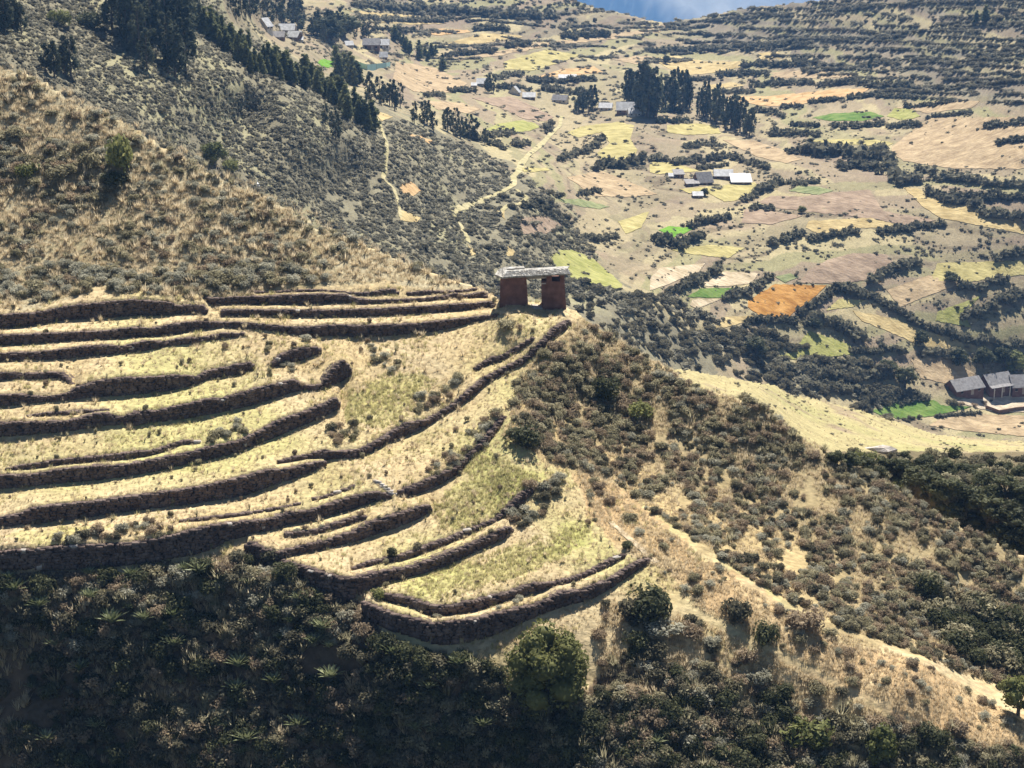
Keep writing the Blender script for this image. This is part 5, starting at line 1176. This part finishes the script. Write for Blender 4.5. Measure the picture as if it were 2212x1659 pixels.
scatter('terrace_scrub', FB+FD[:1], P, np.c_[S*1.3, S*1.3, S*.8], rng.random(len(S))*6.28, rng.integers(0, 5, len(S)), 'scrub lines along the old terraces of the far hillside')

# scrub on the banks between the valley fields
bi, bj = np.nonzero((bank > 0) & fields_zone & (Z > -400)); w = (ROWS[1:]-ROWS[:-1])[np.minimum(bj, NR-2)]; pk = rng.random(len(bi)) < .075*w
bi, bj = bi[pk], bj[pk]; P = np.c_[X[bi, bj], Y[bi, bj], Z[bi, bj]]; m = (P[:, 1] < 1000) & (P[:, 1] > 380); P = P[m]; S = (1.0+2.4*rng.random(len(P))**2)*P[:, 1]/FPX*1.3
print('bank scrub', len(P))
scatter('field_scrub', FB+FD[:1], P, np.c_[S*1.2, S*1.2, S*.8], rng.random(len(P))*6.28, rng.integers(0, 5, len(P)), 'scattered scrub between the valley fields')
# hedgerows --------------------------------------------------------
HS = [(shrub_arr(700+i, 36, .34, 3, .9)) for i in range(4)]
def hedge(crop, pts, px, label, group=None, width=1.0, mat='hedge'):
    px = px*.86
    p = np.array(cv(crop, pts)); d = np.r_[0, np.cumsum(np.hypot(*np.diff(p, axis=0).T))]
    s = np.arange(0, d[-1]+.1, px*.32); s = np.clip(s+rng.normal(size=len(s))*px*.09, 0, d[-1])
    u = np.interp(s, d, p[:, 0]); v = np.interp(s, d, p[:, 1])+rng.normal(size=len(s))*px*.18*width+px*.3
    P, S = sized(u, v, px*(.65+.75*rng.random(len(s)))); ok = (P[:, 1] > 225) & (P[:, 1] < 1050); P, S = P[ok], S[ok]
    if len(P) < 2: return
    A = Acc(); b0 = P.mean(0)
    for a in range(len(P)):
        V, Fc = HS[a % 4]; t = rng.random()*6.28; cs, sn = math.cos(t), math.sin(t)
        W = np.c_[V[:, 0]*cs-V[:, 1]*sn, V[:, 0]*sn+V[:, 1]*cs, V[:, 2]]*S[a]*1.12; A.add(W+P[a]-b0-(0, 0, .1*S[a]), Fc)
    o = link(bpy.data.objects.new('hedgerow', np_mesh('hedgerow', *A.arr(), M[mat]))); o.location = b0
    tag(o, label, 'hedge', group)
HG = ('low dark scrub hedge between fields on the far valley slope', 'field hedges on the far slope')
HEDGES = [
 ('A6', [(830, 410), (900, 370), (1000, 300), (1090, 230), (1100, 200)], 8, 'dark hedge along the lower side of the orange field'), ('A6', [(430, 290), (520, 260), (600, 240), (660, 190), (720, 150)], 8.5, 'dark hedge climbing along the upper side of the orange field'),
 ('A6', [(560, 440), (640, 410), (740, 412), (860, 420)], 8, 'dark hedge along the bottom of the orange field'), ('A6', [(250, 200), (330, 150), (400, 100), (420, 70)], 9, 'pointed dark hedge between two pale stubble fields'),
 ('A6', [(90, 250), (200, 220), (270, 190)], 9, 'bushy hedge below the pale stubble field near the hut'), ('A6', [(1300, 190), (1380, 130), (1480, 90), (1600, 70)], 10, 'thick hedge curling round the brown ploughed oval'),
 ('A6', [(1100, 205), (1200, 240), (1290, 260)], 11, 'clump hedge below the brown ploughed oval'), ('A6', [(1300, 265), (1400, 320), (1500, 380), (1600, 440), (1750, 500), (1900, 540)], 7, 'long hedge slanting down below the ploughed oval'),
 ('A6', [(1830, 210), (1950, 220), (2050, 190), (2120, 170)], 9, None), ('A6', [(1850, 400), (1950, 370), (2050, 310), (2230, 250)], 10, None), ('A6', [(930, 430), (1000, 420), (1100, 430), (1180, 480), (1250, 520)], 11, 'thick bushy hedge below the orange field corner'),
 ('A6', [(1190, 600), (1330, 600), (1450, 580), (1500, 600)], 7, None), ('A6', [(1620, 600), (1750, 620), (1850, 615)], 9, None), ('A6', [(1760, 500), (1950, 540), (2100, 560), (2230, 560)], 10, None), ('A6', [(940, 660), (1050, 660), (1150, 675), (1280, 680)], 8, None), ('A6', [(740, 690), (900, 700), (1050, 720)], 8, None),
 ('A6', [(1480, 900), (1560, 885), (1650, 880)], 6, 'small hedge at the top of the green lawn by the yard'), ('A6', [(1690, 985), (1800, 972), (1960, 962)], 4, 'thin dark hedge between lawn and ploughed tan field'), ('A6', [(2050, 40), (2150, 20), (2240, 0)], 8, None), ('A6', [(1250, 890), (1400, 880), (1480, 870)], 9, None), ('A6', [(900, 800), (1100, 820), (1300, 840), (1600, 850)], 9, None), ('A6', [(960, 740), (1150, 740), (1350, 740), (1420, 760)], 10, None),
 ('A3', [(550, 385), (700, 378), (850, 378), (1000, 372)], 6.5, 'long straight dark hedge high on the far slope'), ('A3', [(600, 500), (750, 492), (980, 487)], 6, None), ('A3', [(1000, 502), (1200, 482), (1400, 500), (1550, 500)], 6, None), ('A3', [(940, 602), (1150, 582)], 4.5, None), ('A3', [(1170, 575), (1350, 562), (1570, 572)], 5, None), ('A3', [(780, 632), (900, 627)], 4, None),
 ('A3', [(1510, 632), (1640, 622), (1800, 602)], 4.5, None), ('A3', [(1640, 692), (1900, 660)], 4, None), ('A3', [(840, 737), (1000, 742)], 5, None), ('A3', [(1080, 747), (1250, 742), (1380, 737)], 6, 'dark hedge under the green oval field'), ('A3', [(1400, 747), (1600, 732)], 5.5, None), ('A3', [(1980, 747), (2230, 722)], 6, None), ('A3', [(2050, 842), (2230, 822)], 6, None),
 ('A3', [(880, 875), (1000, 892), (1200, 905), (1400, 895)], 12, 'massive dark hedge band across the middle of the valley'), ('A3', [(1120, 975), (1300, 985), (1400, 992)], 10, 'second dark hedge band just below the massive one'), ('A3', [(1400, 900), (1420, 990), (1500, 1060), (1580, 1085)], 13, 'tall dark hedge running down the valley crease'), ('A3', [(1590, 990), (1700, 1040), (1900, 1070), (2230, 1100)], 8, None),
 ('A3', [(800, 892), (880, 900)], 6, None), ('A3', [(130, 962), (250, 952), (400, 932), (480, 922)], 7, 'curved dark hedge above the white roofed farm'), ('A3', [(280, 992), (400, 982), (450, 972)], 4.5, None), ('A3', [(0, 935), (100, 945)], 7, None), ('A3', [(500, 932), (600, 962), (700, 992)], 7, None), ('A3', [(560, 1185), (650, 1125), (720, 1095), (770, 1065)], 9, 'bushy hedge beside the yellow farm meadow'),
 ('A3', [(830, 1085), (1000, 1075)], 6.5, None), ('A3', [(240, 1325), (350, 1305), (480, 1285)], 8, 'dark hedge above the bright green plot'), ('A3', [(130, 1445), (250, 1425), (320, 1405)], 11, 'round dark bushes in a row below the bright green plot'), ('A3', [(40, 1430), (110, 1432)], 10, None), ('A3', [(720, 1445), (800, 1415), (910, 1372)], 8, None), ('A3', [(950, 1415), (1050, 1392), (1230, 1362)], 6, None),
 ('A3', [(1350, 1375), (1480, 1352), (1600, 1335), (1740, 1322)], 7, None), ('A3', [(1640, 1125), (1800, 1190), (1950, 1205)], 9, None), ('A3', [(1970, 1255), (2100, 1272), (2230, 1290)], 9, None), ('A3', [(1800, 1145), (2000, 1162), (2230, 1170)], 8, None), ('A3', [(200, 862), (300, 852), (420, 862)], 6.5, None), ('A3', [(410, 442), (550, 432), (700, 432)], 6, None), ('A3', [(230, 472), (380, 462)], 4, None), ('A3', [(400, 547), (500, 542), (620, 540)], 5.5, None),
 ('A3', [(0, 300), (150, 300), (300, 290), (420, 290)], 6, None), ('A3', [(580, 280), (760, 270), (960, 265)], 6, None), ('A3', [(600, 1225), (740, 1230)], 6, None), ('A3', [(730, 790), (900, 790), (1010, 790)], 7, None), ('A3', [(620, 650), (720, 655), (790, 690)], 6, None),
 ('A2', [(1720, 1045), (1850, 1035), (1990, 1015)], 11, 'thick dark hedge under the big yellow meadow'), ('A2', [(1470, 1000), (1560, 975), (1700, 935), (1760, 855)], 8, 'hedge wrapping the edge of the big yellow meadow'), ('A2', [(1010, 862), (1100, 845), (1190, 835)], 7, None), ('A2', [(1190, 905), (1300, 905)], 8, 'dark hedge block beside the footpath bend'), ('A2', [(1360, 1335), (1450, 1362), (1530, 1402)], 6, None),
 ('A2', [(1250, 1305), (1350, 1285), (1420, 1345)], 7, None), ('A2', [(1640, 1505), (1750, 1512), (1850, 1492)], 7, None), ('A2', [(1080, 485), (1250, 465)], 6, None), ('A2', [(170, 25), (600, 60), (1050, 90), (1450, 100)], 8, 'dark wooded strip along the top of the far slope'), ('A2', [(220, 112), (500, 130), (760, 130)], 5, None), ('A2', [(300, 182), (560, 192)], 5, None), ('A2', [(950, 175), (1150, 180)], 6, None), ('A2', [(1280, 505), (1500, 512), (1700, 502)], 6, None),
 ('A2', [(1100, 542), (1300, 560)], 6, None), ('A2', [(620, 602), (750, 602)], 5, None), ('A2', [(780, 572), (950, 572)], 6, None), ('A2', [(760, 350), (900, 335), (1080, 320)], 5, None), ('A2', [(1500, 230), (1650, 225), (1800, 215)], 6, None), ('A2', [(1150, 290), (1300, 275)], 6, None), ('A2', [(1600, 1230), (1740, 1200)], 6, None), ('A2', [(820, 840), (1000, 880), (1140, 940)], 7, None), ('A2', [(1380, 560), (1550, 580), (1700, 590)], 7, None), ('A2', [(1400, 830), (1440, 780)], 7, None),
]
for crop, pts, px, lab in HEDGES:
    mid = cv(crop, pts)[len(pts)//2]
    hedge(crop, pts, px, lab or ('thick' if px > 8.5 else 'thin' if px < 5 else 'dark')+' field hedge '+where(mid[0], mid[1]), None if lab else HG[1])
# trees ------------------------------------------------------------
def tree_line(crop, pts, n, hpx, w, kind, label, group, jx=2.0, jv=1.5, name='tree'):
    p = np.array(cv(crop, pts)); d = np.r_[0, np.cumsum(np.hypot(*np.diff(p, axis=0).T))]
    s = np.linspace(0, d[-1], n) if n > 1 else np.array([0.])
    u = np.interp(s, d, p[:, 0])+rng.normal(size=n)*jx; v = np.interp(s, d, p[:, 1])+rng.normal(size=n)*jv
    P, S = sized(u, v, hpx*(.75+.5*rng.random(n)))
    for a in range(n): tree(kind, int(rng.integers(0, 4)), P[a]-(0, 0, .02*S[a]), S[a], w*(.85+.3*rng.random()), label, group, name)
CG = 'conifers on the diagonal ridge'
tree_line('E5', [(-650, 120), (-300, 380), (0, 620), (400, 780), (700, 850), (1000, 1030), (1200, 1170), (1520, 1390)], 62, 24, 1.35, 'conifer', 'young conifer in the dense row down the diagonal ridge', CG, 2.2, 2.6, 'conifer')
tree_line('E5', [(-500, 170), (-100, 480), (400, 720), (700, 790), (1200, 1100)], 26, 25, 1.35, 'conifer', 'young conifer in the dense row down the diagonal ridge', CG, 2.2, 3, 'conifer')
big_tree(373, 132, 33, 1.5, 'conifer', 'largest green conifer at the foot of the diagonal row', 1, 'conifer'); big_tree(366, 130, 30, 1.3, 'conifer', 'bushy conifer next to the largest at the foot of the row', 2, 'conifer')
tree_line('E5', [(1280, 780), (1350, 860)], 3, 27, 1.6, 'conifer', 'dark conifer cluster below the bright green plot', 'dark conifers near the green plot', 2, 1.5, 'conifer'); tree_line('E5', [(1100, 640), (1200, 720)], 3, 22, 1.5, 'conifer', 'dark conifer cluster below the bright green plot', 'dark conifers near the green plot', 2, 1.5, 'conifer')
tree_line('E5', [(1500, 1020), (1700, 1060), (1900, 1100)], 9, 22, 1.25, 'eucalyptus', 'slender tree in the second row under the ploughed slope', 'slender trees in the second row', 1.5, 2)
tree_line('A2', [(560, 770), (640, 800), (720, 820), (850, 860), (950, 890), (1000, 910)], 11, 20, 1.25, 'eucalyptus', 'thin eucalyptus trailing down into the scrub valley', 'thin eucalyptus in the scrub valley', 2, 2.5)
tree_line('A2', [(20, 800), (90, 870)], 4, 20, 1.2, 'eucalyptus', 'thin tree standing alone in the scrub below the conifer row', 'thin trees below the conifer row', 2, 3)
tree_line('E7', [(200, 560), (420, 690), (640, 760)], 13, 32, 1.15, 'eucalyptus', 'tall dense eucalyptus in the dark grove by the tin roofed house', 'tall grove eucalyptus', 2, 2)
tree_line('E7', [(430, 790), (620, 800)], 8, 44, 1.0, 'eucalyptus', 'tallest dark eucalyptus casting the big shadow', 'tallest grove eucalyptus', 2, 1.5)
tree_line('E7', [(720, 640), (900, 660), (1150, 720)], 14, 33, .9, 'eucalyptus', 'slim eucalyptus in the middle of the grove', 'slim grove eucalyptus', 2, 2.5)
tree_line('E7', [(1280, 790), (1500, 880), (1750, 960), (2050, 1060)], 22, 29, .95, 'eucalyptus', 'eucalyptus in the lower tail of the grove', 'grove tail eucalyptus', 2, 2.5)
hedge('E7', [(700, 870), (900, 860), (1100, 850)], 6, 'dark green hedge at the foot of the slim eucalyptus', None, .6, 'dark_leaf'); hedge('E7', [(720, 720), (900, 710), (1050, 730)], 5, 'dark green shrub row behind the slim eucalyptus', None, .6, 'dark_leaf')
tree_line('A2', [(1590, 700), (1640, 720), (1690, 700)], 6, 22, 1.35, 'eucalyptus', 'dark tree in the clump above the yellow meadow', 'dark trees above the yellow meadow', 1.6, 1.5)
tree_line('A2', [(1020, 590), (1065, 590)], 3, 20, 1.3, 'eucalyptus', 'dark pointed tree beside the small white roofed house', 'pointed trees by the white house', 1, 1)
tree_line('A2', [(420, 250), (560, 330), (680, 380), (740, 410)], 17, 12, 1.7, 'conifer', 'dark conifer in the hillside copse beside the road', 'conifers in the hillside copse', 3, 3, 'conifer')
tree_line('A2', [(30, 230), (60, 240)], 4, 22, 1.3, 'eucalyptus', 'tall dark tree beside the hillside hamlet', 'tall trees by the hamlet', 2, 1.5); tree_line('A2', [(200, 240), (270, 250)], 4, 14, 1.3, 'eucalyptus', 'small tree between the hamlet and the peach field', 'small trees by the hamlet', 2, 1.5)
tree_line('A2', [(190, 560), (150, 520), (60, 480)], 6, 20, 1.4, 'conifer', 'bluish conifer below the turquoise fence', 'bluish conifers by the fence', 1.8, 2, 'conifer')
big_tree(327, 40, 24, 1.7, 'round', 'broad dark tree above the hamlet fields', 1); big_tree(345, 38, 26, 1.5, 'round', 'second broad dark tree above the hamlet fields', 2)
tree_line('A1', [(1450, 100), (1600, 110), (1750, 130), (1900, 200), (2050, 240), (2150, 230)], 22, 22, 1.5, 'eucalyptus', 'dark tree in the wood above the hillside hamlet', 'wood above the hamlet', 3, 4)
tree_line('A1', [(700, 200), (850, 260), (1000, 300), (1150, 280), (1240, 240)], 15, 62, .95, 'eucalyptus', 'tall dark tree in the big shady grove on the hillside', 'big shady grove', 4, 4)
tree_line('A1', [(860, 330), (1000, 420), (1100, 480), (1200, 440), (1180, 340)], 9, 44, 1.1, 'eucalyptus', 'dark tree at the lower edge of the big shady grove', 'lower shady grove', 4, 5)
tree_line('A1', [(760, 120), (900, 160), (1100, 180), (1240, 160)], 9, 56, 1.0, 'eucalyptus', 'tall dark tree in the big shady grove on the hillside', 'big shady grove', 4, 4)
tree_line('A1', [(300, 470), (360, 490), (440, 470)], 6, 34, 1.2, 'eucalyptus', 'dark tree in the small copse on the scrub hillside', 'small hillside copse', 2.5, 2)
tree_line('A1', [(0, 210), (60, 200), (140, 180)], 7, 30, 1.3, 'eucalyptus', 'dark tree in the corner copse', 'corner copse', 3, 4)
big_bush(60, 26, 16, 'fresh', 'light green bush above the small hillside copse', 1.2, 0); big_bush(88, 28, 20, 'deep', 'dark green bush beside the big shady grove', .9, 1)
big_tree(214, 168, 32, 1.05, 'leafy', 'round yellow-green tree on the crest of the dry slope', 0); big_bush(230, 172, 14, 'fresh', 'small yellow-green bush beside the round crest tree', 1.0, 2)
big_tree(1004, 366, 24, 1.2, 'round', 'dark round tree behind the long grey roofed house', 0); big_tree(984, 368, 26, 1.15, 'round', 'very dark tall tree behind the grey roofed houses', 3)
big_tree(1014, 372, 24, 1.3, 'leafy', 'green tree behind the taller grey roofed house', 1); big_tree(905, 387, 24, 1.2, 'round', 'dark rounded tree in the ravine below the tan field', 2); big_tree(958, 366, 20, 1.3, 'round', 'round tree beside the long hedge above the houses', 1); big_tree(888, 372, 16, 1.4, 'round', 'small round tree above the dark rounded tree', 0)
big_tree(755, 357, 24, 1.3, 'round', 'blue-grey spreading tree in the ravine bushes', 3); big_tree(920, 345, 17, 1.2, 'round', 'lone dark tree on the yellow field', 1); big_tree(815, 330, 14, 1.3, 'round', 'dark tree at the corner of the yellow-green pasture', 2); big_tree(950, 282, 13, 1.4, 'round', 'dark round tree between two yellow fields', 0)
big_tree(870, 72, 18, .9, 'eucalyptus', 'lone dark tree on the far scrub hillside', 1); big_tree(985, 22, 17, 1.5, 'conifer', 'dark clustered tree high on the far scrub hillside', 0, 'conifer'); big_tree(976, 24, 13, 1.5, 'conifer', 'smaller clustered tree high on the far scrub hillside', 2, 'conifer'); big_tree(705, 196, 9, 1.3, 'round', 'small lone tree beside the pinkish shed', 1); big_tree(802, 213, 9, 1.2, 'leafy', 'pale tree in the brown ploughed field', 3); big_tree(605, 9, 6, 1.5, 'conifer', 'tiny pointed tree on the skyline', 1, 'conifer')
big_tree(666, 64, 9, 1.2, 'round', 'small tree on the far slope below the saddle', 2)
# trees of the ravine at the frame edge below the yellow bench
for a, (u, v, h) in enumerate([(835, 462, 22), (850, 466, 26), (866, 472, 28), (884, 470, 26), (900, 476, 34), (915, 486, 36), (930, 492, 40), (946, 498, 42), (962, 506, 44), (978, 512, 46), (994, 520, 46), (1010, 528, 46), (1024, 536, 46), (905, 462, 20), (925, 466, 22), (945, 472, 26), (965, 478, 28), (985, 486, 30), (1005, 494, 32), (1022, 500, 34), (950, 520, 40), (975, 532, 40), (1000, 545, 40), (1018, 552, 40), (1000, 474, 22), (1018, 478, 22)]):
    P, S = sized(np.array([u]), np.array([v]), np.array([h*.72])); tree('round', a % 4, P[0]-(0, 0, .08*S[0]), S[0], 1.45, 'dark leafy tree crowded in the ravine below the yellow bench', 'ravine trees below the bench')
big_bush(868, 466, 20, 'fresh', 'yellow-green bush at the edge of the ravine trees', .9, 1); big_bush(898, 488, 15, 'fresh', 'bright green bush lower down by the ravine trees', .8, 2)
# courtyard bushes
for a, (x_, y_, px) in enumerate([(770, 945, 7.5), (1100, 965, 6), (1290, 910, 6), (1790, 1075, 4)]):
    p = hit1(*E3(x_, y_)); plant('bush', 'brown' if a != 3 else 'dark', a, p, px*p[1]/FPX, ('large dark reddish bush on the sandy yard', 'second dark reddish bush on the sandy yard', 'flat brown bush in the middle of the sandy yard', 'small dark bush by the low yard wall')[a], 'bush', None, .7)
# pale outcrop in the ravine
rx, ry, rz_ = hit1(880, 452); V, Fc = lump(1, 5, 2, .8); o = mesh_obj('rock_outcrop', V*np.array((1.5, .8, .5)), Fc.tolist(), M['pale_stone']); o.location = (rx, ry, rz_); tag(o, 'pale rock outcrop at the top of the ravine trees', 'rock')
# white animal on the crest: a small llama seen from behind
ax, ay, az = hit1(258.5, 189.5); az = zat(ax, ay)
me = bpy.data.meshes.new('body'); E_ = []
JV = [(0, 0, .80, .17), (0, .35, .82, .17), (0, .62, .90, .13), (0, .74, 1.15, .08), (0, .78, 1.38, .07), (0, .90, 1.42, .055), (0, 1.0, 1.39, .04), (0, -.22, .80, .15), (0, -.30, .74, .05),
      (-.13, -.22, .62, .09), (-.13, -.26, .34, .05), (-.13, -.24, .02, .045), (.13, -.22, .62, .09), (.13, -.26, .34, .05), (.13, -.24, .02, .045),
      (-.12, .5, .62, .08), (-.12, .5, .34, .05), (-.12, .5, .02, .045), (.12, .5, .62, .08), (.12, .5, .34, .05), (.12, .5, .02, .045), (-.06, .76, 1.52, .025), (.06, .76, 1.52, .025)]
JE = [(0, 1), (1, 2), (2, 3), (3, 4), (4, 5), (5, 6), (0, 7), (7, 8), (7, 9), (9, 10), (10, 11), (7, 12), (12, 13), (13, 14), (1, 15), (15, 16), (16, 17), (1, 18), (18, 19), (19, 20), (4, 21), (4, 22)]
me.from_pydata([j[:3] for j in JV], JE, []); me.materials.append(M['wool'])
lo_ = link(bpy.data.objects.new('llama', me)); lo_.location = (ax, ay, float(az)); lo_.rotation_euler = (0, 0, .35); lo_.scale = (1.25,)*3
sk = lo_.modifiers.new('skin', 'SKIN')
for i, j in enumerate(JV): me.skin_vertices[0].data[i].radius = (j[3], j[3]); me.skin_vertices[0].data[i].use_root = (i == 0)
lo_.modifiers.new('smooth', 'SUBSURF').levels = 1
tag(lo_, 'small white llama standing on the crest of the dry slope', 'llama')

# labels that still coincide get their place in the row, counted from the left of the view
ONES = 'first second third fourth fifth sixth seventh eighth ninth tenth eleventh twelfth thirteenth fourteenth fifteenth sixteenth seventeenth eighteenth nineteenth'.split()
TENS = 'twenty thirty forty fifty sixty seventy eighty ninety'.split()
ORD = [ONES[n-1] if n < 20 else (TENS[n//10-2][:-1]+'ieth' if n % 10 == 0 else TENS[n//10-2]+'-'+ONES[n % 10-1]) for n in range(1, 100)]
same = {}
for o in scene.objects:
    if o.parent is None and o.get('label') and o.get('category'): same.setdefault(o['label'], []).append(o)
for lab, os_ in same.items():
    if len(os_) < 2 or len(os_) > 99: continue
    os_.sort(key=lambda o: o.location.x/o.location.y)
    for i, o in enumerate(os_):
        o['label'] = lab+', '+(('left one of two', 'right one of two')[i] if len(os_) == 2 else ORD[i]+' from the left')
        for w in (' the', ' just', ' well', ' and'):
            if len(o['label'].replace('-', ' ').split()) > 16: o['label'] = o['label'].replace(w+' ', ' ')
